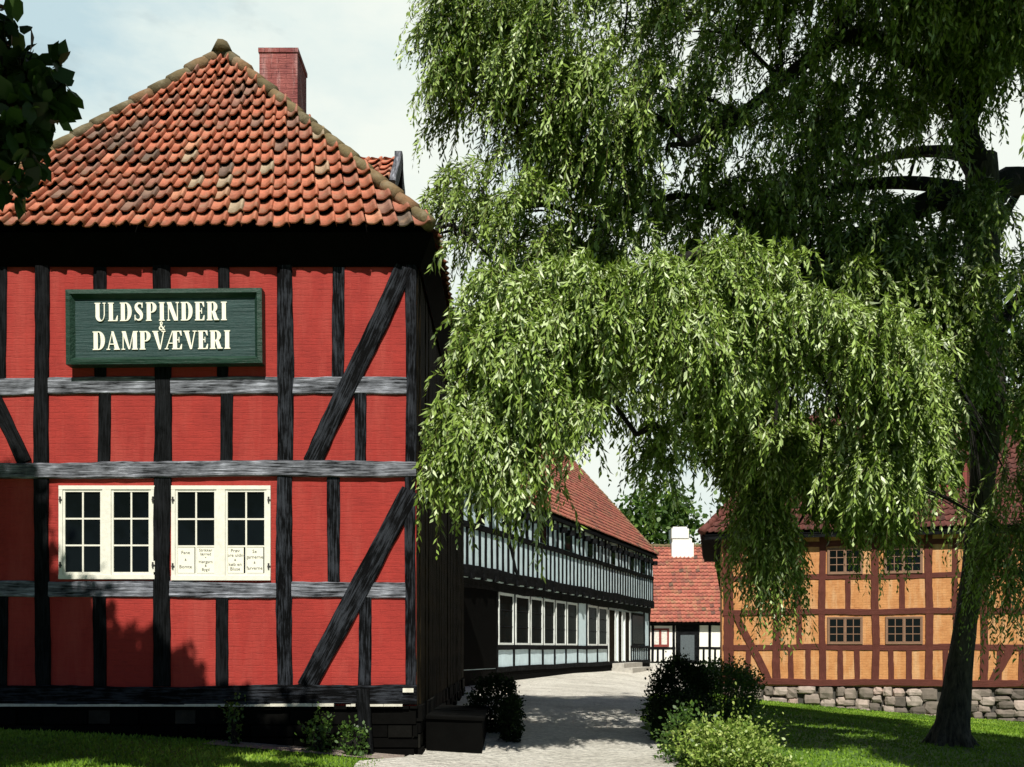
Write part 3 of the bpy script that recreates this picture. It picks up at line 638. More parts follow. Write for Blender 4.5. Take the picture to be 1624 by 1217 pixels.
m = MB(); m.box((9.62, yr-.62, rz-1.35), (10.95, yr+.5, rz+.15)); m.box((9.68, yr-.55, rz+.15), (10.85, yr+.45, rz+.42)); m.box((9.62, yr-.6, rz+.42), (10.66, yr+.42, rz+1.0)); m.box((9.72, yr-.5, rz+1.0), (10.56, yr+.32, rz+1.12)); m.build('chimney', M['whitewash'], wr)
# ------------------------------------------------------------------ ochre house
oy = 34.0; ox0, ox1 = 7.55, 22.0
ochre = thing('ochre_house', (13, 38, g(13, 34)), 'broad ochre half-timbered house with red-brown timbers on a boulder foundation', 'house')
OA = math.radians(12); ochre.location = (ox0, oy, ochre.location.z); ORG['ochre_house'] = Vector(ochre.location); ochre.rotation_euler = (0, 0, -OA)
def OT(px): k = (px-CX)/F; return (k*oy-ox0)/(math.cos(OA)+k*math.sin(OA))
OX = lambda px: ox0+OT(px); OZ = lambda py: EYE+(HY-py)/F*33.4
def og(u, v=0): return g(ox0+u*math.cos(OA)+v*math.sin(OA), oy-u*math.sin(OA)+v*math.cos(OA))
m = MB(); m.box((ox0, oy, OZ(1088)), (ox1, oy+9, EYE+4.1)); m.build('wall', M['yellow'], ochre)
def OB(name, p0, p1, w, d, **k): return beam(ochre, name, (OX(p0[0]), oy, OZ(p0[1])), (OX(p1[0]), oy, OZ(p1[1])), .92*w/F*oy, d, NF, M['brownoak'], **k)
for px, w in ((1155, 17), (1304, 11), (1388, 12), (1473, 12), (1560, 12), (1645, 12), (1730, 12)): OB('post', (px, 838), (px, 1086), w, .035, jit=.07)
OB('post', (1232, 972), (1232, 1086), 13, .034, jit=.07)
for px, y0, y1 in ((1266, 862, 972), (1268, 972, 1028), (1344, 914, 970), (1430, 914, 970), (1514, 862, 972), (1516, 972, 1028), (1600, 862, 970), (1690, 862, 1028), (1225, 862, 912)): OB('stud', (px, y0), (px, y1), 9, .022, jit=.07)
for px in (1187, 1254, 1281, 1332, 1359, 1413, 1441, 1500, 1528, 1585, 1620): OB('short_stud', (px, 1028), (px, 1084), 9, .022, jit=.07)
for y, w, d, nm in ((863, 9, .027, 'rail'), (916, 9, .027, 'rail'), (971, 10, .045, 'storey_beam'), (1027, 10, .028, 'rail'), (1082, 11, .05, 'sill_beam')): OB(nm, (1146, y), (1780, y), w, d, jit=.07)
OB('brace', (1165, 974), (1220, 1080), 12, .04, jit=.07); OB('brace', (1162, 866), (1195, 914), 10, .04, jit=.07); OB('brace', (1604, 1028), (1574, 1080), 12, .04, jit=.07)
for a, b, y0, y1 in ((1312, 1368, 912, 871), (1402, 1463, 912, 871), (1312, 1368, 1022, 979), (1404, 1463, 1022, 979)):
    casement_window(ochre, OX(a), OX(b), OZ(y0), OZ(y1), oy-.02, 2, 3, .05, .026, plain('ochre_frame_paint', (.22,.12,.07), .7, .2, 9, .1), 2, False)
m = MB(); m.box((ox0+.12, oy+.12, EYE-3.2), (ox1, oy+8.8, OZ(1087)))      # boulder foundation
m.v = m.v; bm_ = m
def boulder(mb, c, rx, ry, rz, tint):
    n, k = 9, 6; vs = []; ph = random.uniform(0, 6)
    for j in range(k+1):
        th = math.pi*j/k
        for i in range(n):
            a = 2*math.pi*i/n+ph; r = 1+random.uniform(-.17, .1); se = lambda q: math.copysign(abs(q)**.5, q)
            vs.append((c[0]+rx*r*se(math.sin(th))*se(math.cos(a)), c[1]+ry*r*math.sin(th)*math.sin(a), c[2]+rz*r*se(math.cos(th))))
    mb.add(vs, [(j*n+i, (j+1)*n+i, (j+1)*n+(i+1) % n, j*n+(i+1) % n) for j in range(k) for i in range(n)], tint, False)
found = m.build('foundation', plain('grey_mortar', (.06,.055,.045), .95, .3, 5, .5), ochre)
m = MB(); top = OZ(1089)
x = ox0
while x < ox1:
    zz = top; col = random.uniform(.3, .7); bot = og(x-ox0, -.1)-.2
    while zz > bot:
        h = random.uniform(.2, .46); kx = random.uniform(.42, .6)
        boulder(m, (x+col/2+random.uniform(-.12, .12), oy+.08+random.uniform(-.03, .03), zz-h/2+random.uniform(-.05, .02)), col*kx, .17, h*random.uniform(.46, .6), random.random()); zz -= h*.97
    x += col*.96
m.build('boulders', M['stone'], found)
oe, orun, orise = EYE+4.1, 5.2, 5.4; oe_y = oy-.42; oxl = 6.83; hrun = 4.6
A1 = Vector((oxl+hrun, oe_y+orun, oe+orise)); A2 = Vector((ox1+.3, oe_y+orun, oe+orise))
m = MB(); m.add([(oxl, oe_y, oe-.1), (ox1+.3, oe_y, oe-.1), A2-Vector((0,0,.1)), A1-Vector((0,0,.1)), (oxl, oe_y+2*orun, oe-.1), (ox1+.3, oe_y+2*orun, oe-.1)], [(0,1,2,3), (4,0,3), (5,4,3,2), (0,4,5,1), (1,5,2)]); orf = m.build('roof', M['black'], ochre)
m = MB(); sl = math.hypot(orun, orise)
tiles(m, (oxl, oe_y, oe), (1,0,0), (0, orun, orise), range(0, 70), 24, .22, sl/24, lambda u, v: u > hrun*v/sl-.05, .9, .04)
hl = math.hypot(hrun, orise)
tiles(m, (oxl, oe_y+2*orun, oe), (0,-1,0), (hrun, 0, orise), range(0, 48), 24, .22, hl/24, lambda u, v: orun*v/hl-.05 < u < 2*orun-orun*v/hl+.05, .9, .04)
m.build('roof_tiles', M['browntile'], orf)
m = MB(); caps(m, (oxl, oe_y, oe+.03), A1, .13, .4, (.7, 1)); caps(m, A1, A2, .13, .4, (.7, 1)); m.build('ridge_tiles', M['browntile'], orf)
m = MB(); m.box((oxl+.1, oe_y+.02, oe-.24), (ox1, oe_y+.05, oe-.06)); m.build('eaves_board', M['tar'], orf)
m = MB(); y_, zb, zt = 35.0, EYE+5.45, EYE+6.75; m.box((14.7, y_, zb), (16.2, y_+2.2, zt)); dm = m.build('dormer', M['brownoak'], ochre)
m = MB(); m.obox((14.5, y_-.25, zt), (1.9,0,0), (0,2.9,.75), (0,0,.09)); m.build('dormer_roof', M['browntile'], dm)
casement_window(dm, 14.95, 15.95, zb+.15, zt-.12, y_, 2, 2, .08, .03, M['redframe'], 2, False)
# ------------------------------------------------------------------ path
def band(name, left, right, ys, mat, lift):
    vs, fs = [], []; k = 14
    for j, y in enumerate(ys):
        a, b = left(y), right(y)
        for i in range(k+1): x = a+(b-a)*i/k; vs.append((x, y, g(x, y)+lift))
    for j in range(len(ys)-1):
        for i in range(k): q = j*(k+1)+i; fs.append((q, q+1, q+k+2, q+k+1))
    o = finish(name, np.array(vs), fs, mat, None, Vector((0,0,0)), None, [True]*len(fs)); tag(o, kind='structure')
ip = lambda y, pts: float(np.interp(y, [p[0] for p in pts], [p[1] for p in pts]))
def pl(y): return ip(y, [(-4,-1.2),(10.6,-1.75),(11.4,-1.25),(12,-1.25),(23,-1.3),(26,-1.9),(44,5.0),(52,5.5)])+.04*math.sin(y*5.1)
def pr(y): return ip(y, [(-4,2.0),(11,2.05),(14,2.15),(17,2.35),(20,2.75),(26,3.8),(34,6.6),(44,11.8),(53,12.5)])+.07*math.sin(y*3.7)+.05*math.sin(y*9)
band('path', pl, pr, list(np.arange(-4, 53.6, .3)), M['path'], .022)
band('gravel_strip', lambda y: -3.6, lambda y: -1.3, list(np.arange(11.02, 11.5, .06)), M['gravel'], .016)
# ------------------------------------------------------------------ cellar hatch beside the red house
hz = g(-.6, 12)
hat = thing('cellar_hatch', (-.7, 13, hz), 'low black tarred cellar hatch beside the red house corner', 'cellar hatch')
m = MB(); x0, x1, y0, y1 = XR+.08, -.38, 11.95, 14.2; zt0, zt1 = EYE-.83, EYE-.86
m.add([(x0,y0,hz-.4),(x1,y0,hz-.4),(x1,y1,hz-.4),(x0,y1,hz-.4),(x0,y0,zt0-.05),(x1,y0,zt1-.05),(x1,y1,zt1-.05),(x0,y1,zt0-.05)], [(0,3,2,1),(0,1,5,4),(1,2,6,5),(2,3,7,6),(3,0,4,7),(4,5,6,7)]); m.build('side_wall', M['black'], hat)
nrm = Vector((zt0-zt1, 0, x1-x0)).normalized()
for k in range(6):
    a = y0-.03+(y1-y0+.06)*k/6
    beam(hat, 'lid_board', (x0, a+.19, zt0-.05), (x1+.03, a+.19, zt1-.05), .37, .03+.002*(k % 2), nrm, M['black'], .01, .02)
# ------------------------------------------------------------------ foliage
def orth(T):
    r = rng.normal(size=T.shape); s = np.cross(T, r); s /= np.linalg.norm(s, axis=1)[:,None]+1e-9; return s
def unit(a): return a/(np.linalg.norm(a, axis=1)[:,None]+1e-9)
def leaf_quads(P, Dv, L, Wd, Sd=None):
    """narrow pointed leaves: base P, direction Dv, length L, width Wd"""
    s = orth(Dv) if Sd is None else unit(np.cross(Dv, Sd)); m = P+Dv*(L*.45)[:,None]; n = np.cross(Dv, s)
    m = m+n*(L*.05)[:,None]
    return np.stack([P, m+s*(Wd/2)[:,None], P+Dv*L[:,None]-n*(L*.05)[:,None], m-s*(Wd/2)[:,None]], 1)
def leaf_hex(P, Dv, L, Wd):
    s = orth(Dv); n = np.cross(Dv, s); c = lambda a, b, h: P+Dv*(L*a)[:,None]+s*(Wd*b)[:,None]+n*(L*h)[:,None]
    return np.stack([P, c(.3,.42,.04), c(.65,.5,.05), c(1,.03,-.08), c(.65,-.5,.05), c(.3,-.42,.04)], 1)
class Crown:
    def __init__(s): s.leaf, s.tint, s.twig = [], [], []
    def shoots(s, P0, D0, L, nl, ll, lw, droop=1.0, tmean=.5, twigr=.004):
        n = len(P0); down = np.array([0,0,-1.0]); S_ = (np.arange(nl)+.5)/nl
        pos = lambda q: P0[:,None,:]+L[:,None,None]*(D0[:,None,:]*(q-.45*q*q)[None,:,None]+down*(droop*(.12*q+.62*q*q))[None,:,None])
        tanv = lambda q: D0[:,None,:]*(1-.9*q)[None,:,None]+down*(droop*(.12+1.24*q))[None,:,None]
        P = pos(S_).reshape(-1, 3); T = unit(tanv(S_).reshape(-1, 3))
        sd = orth(T); Dv = unit(T*.75+sd*rng.uniform(.25, .8, (len(T), 1))+down*rng.uniform(0, .35, (len(T), 1)))
        Lf = ll*rng.uniform(.45, 1.3, len(T))*np.repeat(rng.uniform(.7, 1.2, n), nl)*np.tile(np.where(S_ > .85, .75, 1.0), n); Wf = lw*rng.uniform(.7, 1.25, len(T))
        s.leaf.append(leaf_quads(P+rng.normal(size=P.shape)*.004, Dv, Lf, Wf, rng.normal(size=P.shape)*.5+np.array([0,-.55,.6])))
        tw = np.repeat(rng.normal(0, .17, n), nl)
        s.tint.append(np.clip(tmean+tw+rng.normal(0, .2, len(T)), 0, 1))
        q = np.linspace(0, .96, 5); c = pos(q); t = unit(tanv(q).reshape(-1, 3)).reshape(n, 5, 3); sdv = unit(np.cross(t[:,2], rng.normal(size=(n, 3))))
        for a in range(4):
            r0, r1 = twigr*(1-a/5), twigr*(1-(a+1)/5)
            s.twig.append(np.stack([c[:,a]-sdv*r0, c[:,a]+sdv*r0, c[:,a+1]+sdv*r1, c[:,a+1]-sdv*r1], 1))
            n2 = unit(np.cross(t[:,a], sdv)); s.twig.append(np.stack([c[:,a]-n2*r0, c[:,a]+n2*r0, c[:,a+1]+n2*r1, c[:,a+1]-n2*r1], 1))
def in_ball(n, hollow=.0):
    v = rng.normal(size=(n, 3)); v /= np.linalg.norm(v, axis=1)[:,None]; r = rng.uniform(hollow**3, 1, n)**(1/3); return v*r[:,None]
# --- the willow
wb = W(1508, 1182, 16.0); wbz = g(wb.x, 16.0)
wil = thing('willow_tree', (wb.x, 16, wbz), 'big spreading willow with drooping grey-green foliage and a dark leaning trunk', 'tree')
m = MB(); tp = [(1506, 1196, 16), (1509, 1160, 16), (1519, 1080, 16), (1533, 980, 16), (1546, 880, 16.05), (1558, 760, 16.1), (1570, 620, 16.2), (1556, 480, 16.3), (1560, 340, 16.4), (1556, 250, 16.4)]
pts, rad = smooth([W(*p) for p in tp], [.36, .3, .22, .175, .18, .2, .23, .27, .29, .25], 4)
for i in range(3): pts[i] = Vector((pts[i].x, pts[i].y, pts[i].z))
m.tube(pts, rad, 14, .5, True, .05)
for a in np.linspace(0, 2*math.pi, 6)[:-1]:              # root flare
    d = Vector((math.cos(a), math.sin(a), 0)); b0 = Vector((wb.x, 16, wbz))
    p, r = smooth([b0+d*.08+Vector((.05,0,.6)), b0+d*.2+Vector((0,0,.22)), b0+d*.4+Vector((0,0,-.02)), b0+d*.6+Vector((0,0,-.2))], [.13, .12, .08, .04], 3); m.tube(p, r, 8, .5, True, .06)
m.build('trunk', M['bark'], wil)
LIMBS = [([(1560,360,16.4),(1500,315,16.1),(1420,350,15.6),(1340,395,15),(1230,420,14.4),(1120,400,13.8),(1020,440,13)], [.26,.2,.17,.15,.11,.08,.05]),
 ([(1556,330,16.4),(1600,288,16.6),(1680,300,17),(1800,340,17.5)], [.27,.24,.2,.12]),
 ([(1556,270,16.4),(1530,210,16.2),(1555,140,16.1),(1600,70,16),(1640,-60,16),(1650,-260,16)], [.25,.2,.19,.18,.15,.07]),
 ([(1535,225,16.2),(1510,150,15.8),(1440,90,15.2),(1340,60,14.5),(1240,130,13.8),(1170,185,13.3),(1090,230,12.9)], [.17,.14,.13,.12,.09,.07,.04]),
 ([(1520,300,16.2),(1440,290,16),(1330,300,15.6),(1190,345,15),(1080,310,14.5),(960,350,14),(860,325,13.2),(780,350,12.6),(690,372,12.2)], [.13,.11,.085,.065,.05,.042,.034,.026,.014]),
 ([(1558,470,16.3),(1490,520,15.2),(1390,540,14),(1260,510,12.8),(1120,490,11.8),(980,490,11.1),(850,510,10.8),(750,570,10.7)], [.15,.13,.12,.11,.09,.07,.05,.02]),
 ([(1555,150,16),(1480,20,15.4),(1350,-80,14.8),(1180,-120,14),(980,-110,13.3),(820,-70,12.8),(700,-30,12.6)], [.17,.15,.13,.11,.09,.06,.03]),
 ([(1562,560,16.2),(1620,470,16.6),(1700,380,17)], [.12,.1,.06]), ([(1560,420,16.4),(1600,330,16.9),(1680,200,17.5)], [.1,.08,.05]),
 ([(1540,480,15.9),(1470,540,14.6),(1380,570,13.2),(1300,590,12.4)], [.1,.08,.06,.03]),
 ([(1545,250,16.3),(1490,240,17.2),(1400,250,18.2),(1290,290,19)], [.14,.11,.09,.05]),
 ([(1250,440,12.9),(1240,560,13.2),(1225,720,13.4)], [.05,.04,.02]), ([(1130,655,12.6),(1080,668,12.3),(1010,690,12)], [.035,.03,.015]),
 ([(1320,560,12.8),(1290,780,13.6),(1250,850,13.8),(1235,868,13.9)], [.03,.02,.015,.008])]
for pl_, rd in LIMBS:
    m = MB(); p, r = smooth([W(*q) for q in pl_], rd, 4); m.tube(p, r, 9, .5, True, .07); m.build('limb', M['bark2'], wil)
rigid = Crown()
limbpts = np.array([tuple(W(*q)) for l, _ in LIMBS for q in l])
def clump(cr, px, py, D, rx, ry, rd, n, L=1.0, nl=22, out=(-.5,-.5,.1), tm=.5, droop=1.0, ll=.13, lw=.030, void=-.75):
    c = np.array(W(px, py, D)); s_ = D/F
    nb = max(3, n//9); q = in_ball(nb); P = (q[rng.integers(0, nb, n)]+rng.normal(size=(n, 3))*np.array([.09, .12, .09]))*np.array([rx*s_, rd, ry*s_]); D0 = unit(P/np.array([rx*s_, rd, ry*s_])*.5+np.array(out)+rng.normal(size=(n, 3))*.35)
    Q = c+P; vf = np.sin(Q[:,0]*2.6+1.7*np.sin(Q[:,2]*1.9+Q[:,1]))+np.sin(Q[:,2]*3.1+1.3*np.sin(Q[:,0]*1.5)+.8*Q[:,1])+.5*np.sin(Q[:,0]*5.3+Q[:,2]*4.1)
    k = vf > void; P, D0 = P[k], D0[k]; n = int(k.sum())
    if not n: return
    cr.shoots(c+P, D0, L*rng.uniform(.55, 1.25, n), nl, ll, lw, droop, tm)
    CL.append((c, rx*s_))
CL = []
LOW = [(785,550,10.9,65,70,.6,150),(755,630,10.8,40,60,.5,90),(785,690,10.8,52,50,.5,120),(830,500,11,90,60,.7,190),(850,590,10.8,90,70,.6,210),(820,680,10.8,80,50,.5,130),
 (930,480,11,90,50,.7,190),(960,560,10.8,90,70,.6,230),(930,640,10.9,80,50,.6,160),(1060,460,11.2,90,40,.7,200),(1060,540,11,90,60,.7,220),(1050,600,11.2,70,40,.6,120),
 (1180,440,11.6,90,40,.7,190),(1170,520,11.3,90,60,.7,220),(1170,610,11.6,70,50,.6,130),(1260,510,11.6,80,50,.7,190),(1280,590,11.5,80,60,.7,190),(1250,670,11.9,70,40,.6,110),
 (1370,530,12,70,40,.7,160),(1390,610,11.9,80,60,.7,200),(1350,700,12,80,50,.6,150),(1460,600,12.4,50,60,.6,120),(1470,670,12.3,50,50,.6,130),(1425,740,12.2,55,35,.5,90),
 (1000,675,11.3,60,30,.5,80),(1045,715,12,30,30,.4,50),(760,745,10.9,45,30,.4,45),(850,740,11,50,25,.4,40)]
for c in LOW: clump(rigid, *c[:6], int(c[6]*1.9), L=.9, out=(-.45,-.7,.2), tm=.6, droop=.75, void=-.45)
UP = [(735,50,12.6,50,60,.7,100),(750,130,12.6,45,40,.6,60),(790,40,12.8,70,80,.9,190),(800,150,12.9,60,60,.8,150),(890,30,13,80,80,1,220),(880,150,13,80,80,1,230),(850,235,13,60,50,.8,130),
 (990,60,13.2,90,80,1,230),(980,180,13.1,90,80,1,240),(960,235,13.2,80,50,.9,170),(1100,50,13.6,90,80,1,190),(1100,170,13.4,90,80,1,200),(1060,260,13.3,50,45,.7,130),
 (1200,30,14,80,70,1,130),(1230,120,14,70,60,1,120),(1180,200,13.8,80,50,1,110),(1300,60,14.4,70,50,1,90),
 (770,300,12.6,60,50,.8,70),(730,370,12.2,50,60,.7,50),(780,410,12,60,40,.7,70),(850,360,12.6,60,50,.8,110)]
for c in UP: clump(rigid, *c[:6], int(c[6]*1.7), L=1.0, out=(-.6,-.45,.15), tm=.52, droop=.85, void=-.5)
DK = [(1550,500,15.3,45,80,.5,110),(1545,350,15.6,40,50,.5,60),(1350,755,14.4,60,25,.5,100),(1450,735,14.6,50,30,.5,90),(1590,60,15.2,60,70,.9,150),(1490,20,15.4,60,40,.9,110),(1460,420,16,90,50,1,120),(1000,370,14.6,110,60,1.2,190),(1150,350,15,110,60,1.2,170),(1290,370,15.6,100,60,1.2,170),(1400,400,16.4,110,70,1.3,230),(1320,470,15,110,50,1,170),(1450,510,15.5,80,70,1,170),
 (1500,620,16.2,70,90,1,170),(1600,600,16.8,60,110,.8,180),(1590,520,17,50,60,.8,80),(1170,650,14.2,60,60,.8,170),(1230,710,14.2,60,60,.6,190),(1310,720,14.2,70,45,.6,180),(1390,740,14.4,45,35,.6,110),
 (1160,580,14.5,90,90,1,130),(1300,600,14.8,100,100,1,150),(1000,560,13.5,120,80,1,130),(880,600,13,90,80,1,100),
 (1360,170,15.5,90,60,1.2,110),(1460,240,16,70,60,1.2,80),(1280,230,15.2,80,60,1.2,150),(1420,60,15.6,90,50,1.2,190),(1540,30,15.8,80,60,1.2,230),(1500,140,16,50,40,1,60),(1400,440,15.6,120,40,1,190),(1250,420,15.4,100,40,1,150),(1600,120,16.4,50,70,1,90),
 (1610,420,17,30,60,1,20),(1250,320,17,70,30,1.2,60),(920,420,14,100,40,1,130)]
for c in DK: clump(rigid, *c[:6], int(c[6]*2.1), L=.62 if c[1] > 640 else 1.0, out=(-.3,-.2,0), tm=.5, droop=.9, ll=.16, lw=.042, void=-.3 if c[1] < 330 and c[0] > 1240 else -1.0)
STR = [(1215,700,13.8,30,36,.35,110,.85),(1400,730,13.9,24,26,.3,60,.7),(1220,765,13.8,26,40,.3,120,1.0),(1228,850,13.8,17,34,.25,110,.9),(1205,800,13.8,18,40,.25,90,.9),(1408,765,13.9,17,26,.25,90,.85),(1600,760,14,25,50,.4,50,1.0),(1585,840,13.8,22,50,.4,44,1.0),(1612,900,13.8,15,40,.3,30,1.0),(1560,800,14.2,14,40,.3,22,.9),(712,690,10.7,24,25,.3,26,.7)]
for (a, b, c, d, e, f_, n, L) in STR: clump(rigid, a, b, c, d, e, f_, int(n*(1.9 if c in (13.8, 13.9) else 1)), L=L, void=-1.4, out=(0,-.1,-.3), tm=.5, droop=1.35)
ABV = [(1350,-330,11.5,150,90,1.6,200),(1550,-420,12,170,100,2,260),(1700,-500,11.5,170,120,2,240),(1150,-330,11.5,140,80,1.5,150),(1850,-250,13,150,140,2,220),(1860,320,11,110,110,.9,230),(1960,150,11,120,110,1,230),(2000,380,11.5,120,110,1,230),(2120,180,12,130,120,1,230),(1880,60,12,100,110,1,230),(2250,330,12,130,120,1,200),(1880,-80,11,110,100,1,200),(1830,330,9.2,85,90,.7,200),(1830,90,9.6,85,90,.7,200),(1990,250,9.6,90,110,.7,220),(2150,330,9.8,100,110,.7,220),(1800,560,9.6,70,70,.6,140),(1960,520,9.9,90,90,.7,180),(1400,-60,13.8,110,60,1.4,160),(1560,-40,14.2,90,60,1.2,160),(1300,-120,13,150,80,2,200),(1500,-150,13.5,150,90,2,240),(1450,-330,13,170,100,2.4,240),(1150,-200,12.8,150,90,2,170),(1250,-380,12.5,160,90,2.2,180),(1640,-200,14.5,120,150,2,200),(1790,-20,15,70,90,1.2,110),(1000,-120,12.9,120,50,1.4,110),(840,-60,12.7,80,40,1.0,90)]  # unseen crown clumps above and right of the view, added to cast shade
for c in ABV: clump(rigid, *c[:6], int(c[6]*(2.6 if c[0] > 1260 else .9)), L=1.2, out=(-.3,-.3,.1), tm=.5, void=-.9 if c[0] > 1260 else -.2, ll=.16, lw=.042)
V = np.concatenate(rigid.leaf); T = np.concatenate(rigid.tint)
npmesh('crown', V, 4, M['willow'], wil, T)
TW = np.concatenate(rigid.twig); npmesh('twigs', TW, 4, M['twig'], wil, np.full(len(TW), .5))
m = MB()                                              # thin boughs reaching into the leaf masses
for c, r in CL:
    d = ((limbpts-c)**2).sum(1); q = Vector(limbpts[int(np.argmin(d))]); c_ = Vector(c)
    if .25 < (q-c_).length < 3.2:
        ln_ = (q-c_).length; mid = q.lerp(c_, .5)+Vector((random.uniform(-.15, .15), random.uniform(-.15, .15), random.uniform(.05, .2)+ln_*.12))
        p, rr = smooth([q, mid, c_], [.035, .024, .01], 4); m.tube(p, rr, 5, .5)
        for k in range(3):
            e = c_+Vector((random.uniform(-1, 1)*r, random.uniform(-.4, .4), random.uniform(-.2, .5)*r)); m.tube([mid, mid.lerp(e, .5)+Vector((0,0,.06)), e], [.014, .01, .005], 4, .5)
m.build('boughs', M['bark2'], wil)
# --- broad-leaved trees
def ball_tree(name, base, label, group, blobs, nl, ll, mat, trunk_r, height, hexa=True, limbs=True, bark='bark2'):
    t = thing(name, base, label, 'tree', group); b = Vector(base); m = MB()
    top = b+Vector((random.uniform(-.3, .3), random.uniform(-.3, .3), height)); p, r = smooth([b-Vector((0,0,.3)), b.lerp(top, .4)+Vector((.1,.05,0)), top], [trunk_r*1.3, trunk_r, trunk_r*.6], 5); m.tube(p, r, 9, .5, True, .05); m.build('trunk', M[bark], t)
    Ls, Ts = [], []; mm = MB()
    for (c, rx, ry, rz, w) in blobs:
        n = int(nl*w*(2.2 if name == 'broadleaf_tree' and w > 450 else 1)); P = in_ball(n, .45)*np.array([rx, ry, rz])*(1+.22*np.sin(rng.uniform(0, 6, (n, 1))))+np.array(c)
        # small sub-clumps break the outline
        nb = max(6, n//60); cs = in_ball(nb, .75)*np.array([rx, ry, rz])*1.05+np.array(c); k = rng.integers(0, nb, n//2); P[:n//2] = cs[k]+rng.normal(size=(n//2, 3))*min(rx, rz)*.17
        Dv = unit(rng.normal(size=(n, 3))+np.array([0,-.2,-.3])); L = ll*rng.uniform(.6, 1.2, n)
        Ls.append(leaf_hex(P, Dv, L, L*.62)); Ts.append(np.clip(rng.normal(.55, .25, n), 0, 1))
        p, r = smooth([top.lerp(b, .25), Vector(c).lerp(top, .4)+Vector((0,0,-.2)), Vector(c)], [trunk_r*.45, trunk_r*.25, trunk_r*.1], 4); mm.tube(p, r, 6, .5)
    mm.build('limbs', M[bark], t)
    npmesh('crown', np.concatenate(Ls), 6, M[mat], t, np.concatenate(Ts)); return t
lb = (-8.6, 6.2, g(-8.6, 6.2))
def wv(px, py, D): return tuple(W(px, py, D))
ball_tree('broadleaf_tree', lb, 'dark broad-leaved tree whose leafy branch hangs into the upper left corner', None,
    [((-6.55,5.9,EYE+7.25), .85, .8, .8, 2000), ((-5.65,5.9,EYE+6.35), .75, .7, .75, 1700), ((-4.62,5.9,EYE+6.0), .4, .5, .62, 800), ((-4.05,5.9,EYE+5.85), .28, .4, .5, 420), ((-6.05,5.9,EYE+8.0), .32, .5, .6, 600), ((-7.4,5.9,EYE+8.0), .8, .8, .9, 1300), ((-5.7,5.8,EYE+3.7), 1.2, 1.1, 1.2, 2600), ((-4.35,5.9,EYE+4.5), .55, .7, .45, 700), ((-3.5,5.9,EYE+5.15), .6, .7, .4, 700), ((-2.6,5.9,EYE+5.3), .45, .6, .3, 350), ((-5.2,4.3,EYE+5.5), .9, .6, .5, 900), ((-3.6,4.3,EYE+5.35), .7, .5, .4, 650), ((-2.3,4.4,EYE+5.2), .5, .5, .3, 350), ((-7.6,5.6,EYE+4.6), 1.8, 1.7, 2.2, 3200), ((-8.9,6,EYE+6.6), 1.8, 1.8, 2, 2500),
     (wv(-60,140,7.0), .45, .4, .75, 420), (wv(35,165,7.0), .2, .22, .3, 150), (wv(70,130,7.0), .17, .2, .17, 70), (wv(18,250,7.0), .2, .2, .24, 120), (wv(15,70,7.0), .09, .15, .25, 60), (wv(30,230,7), .12, .12, .1, 30), (wv(96,100,7.0), .03, .05, .05, 7)],
    1.0, .17, 'broad', .2, 5.2)
BT = [((10.4,66), 'rounded green tree rising directly behind the white chimney', [((10.0,66,9.4),2.9,2.3,3.2,1.2),((8.0,66,8.0),1.9,1.9,2.9,.6),((12.6,66,6.6),1.9,1.9,1.9,.5)]),
      ((15.6,58), 'tall green tree rising behind the left end of the ochre house', [((15.8,58,12.5),2.6,2.5,4.5,1.2),((14.8,58,8),2.0,2,3.4,.8),((18,59,11),3,2.6,4,1)]),
      ((4.5,74), 'green tree far behind the grey roof, left of the tree behind the white chimney', [((5.2,74,8.5),3,2.4,3,1),((7.5,73,7.5),2.2,2,2.6,.6)]),
      ((24,62), 'broad tree behind the right end of the ochre house', [((24,62,10),4,3,4.5,1.4),((28,62,9),3.4,3,4,1)]),
      ((14.2,74), 'low wide green tree between the cottage gable and the ochre house', [((13.4,74,5.6),2.4,2,2.2,.8),((16,74,6.4),2.4,2,2.6,.8)]),
      ((-16,40), 'tree standing beyond the left side of the red house', [((-16,40,8),4,3.6,4,1.4)]),
      ((-27,52), 'farther tree beyond the left side of the red house', [((-27,52,8),5,4,4.5,1.6),((-33,54,6.5),4,4,3.6,1.2)])]
for (x, y), lab, bl in BT: ball_tree('background_tree', (x, y, g(x, y)), lab, 'trees behind the houses', bl, 3600, .42, 'mid', .25, 6.0)
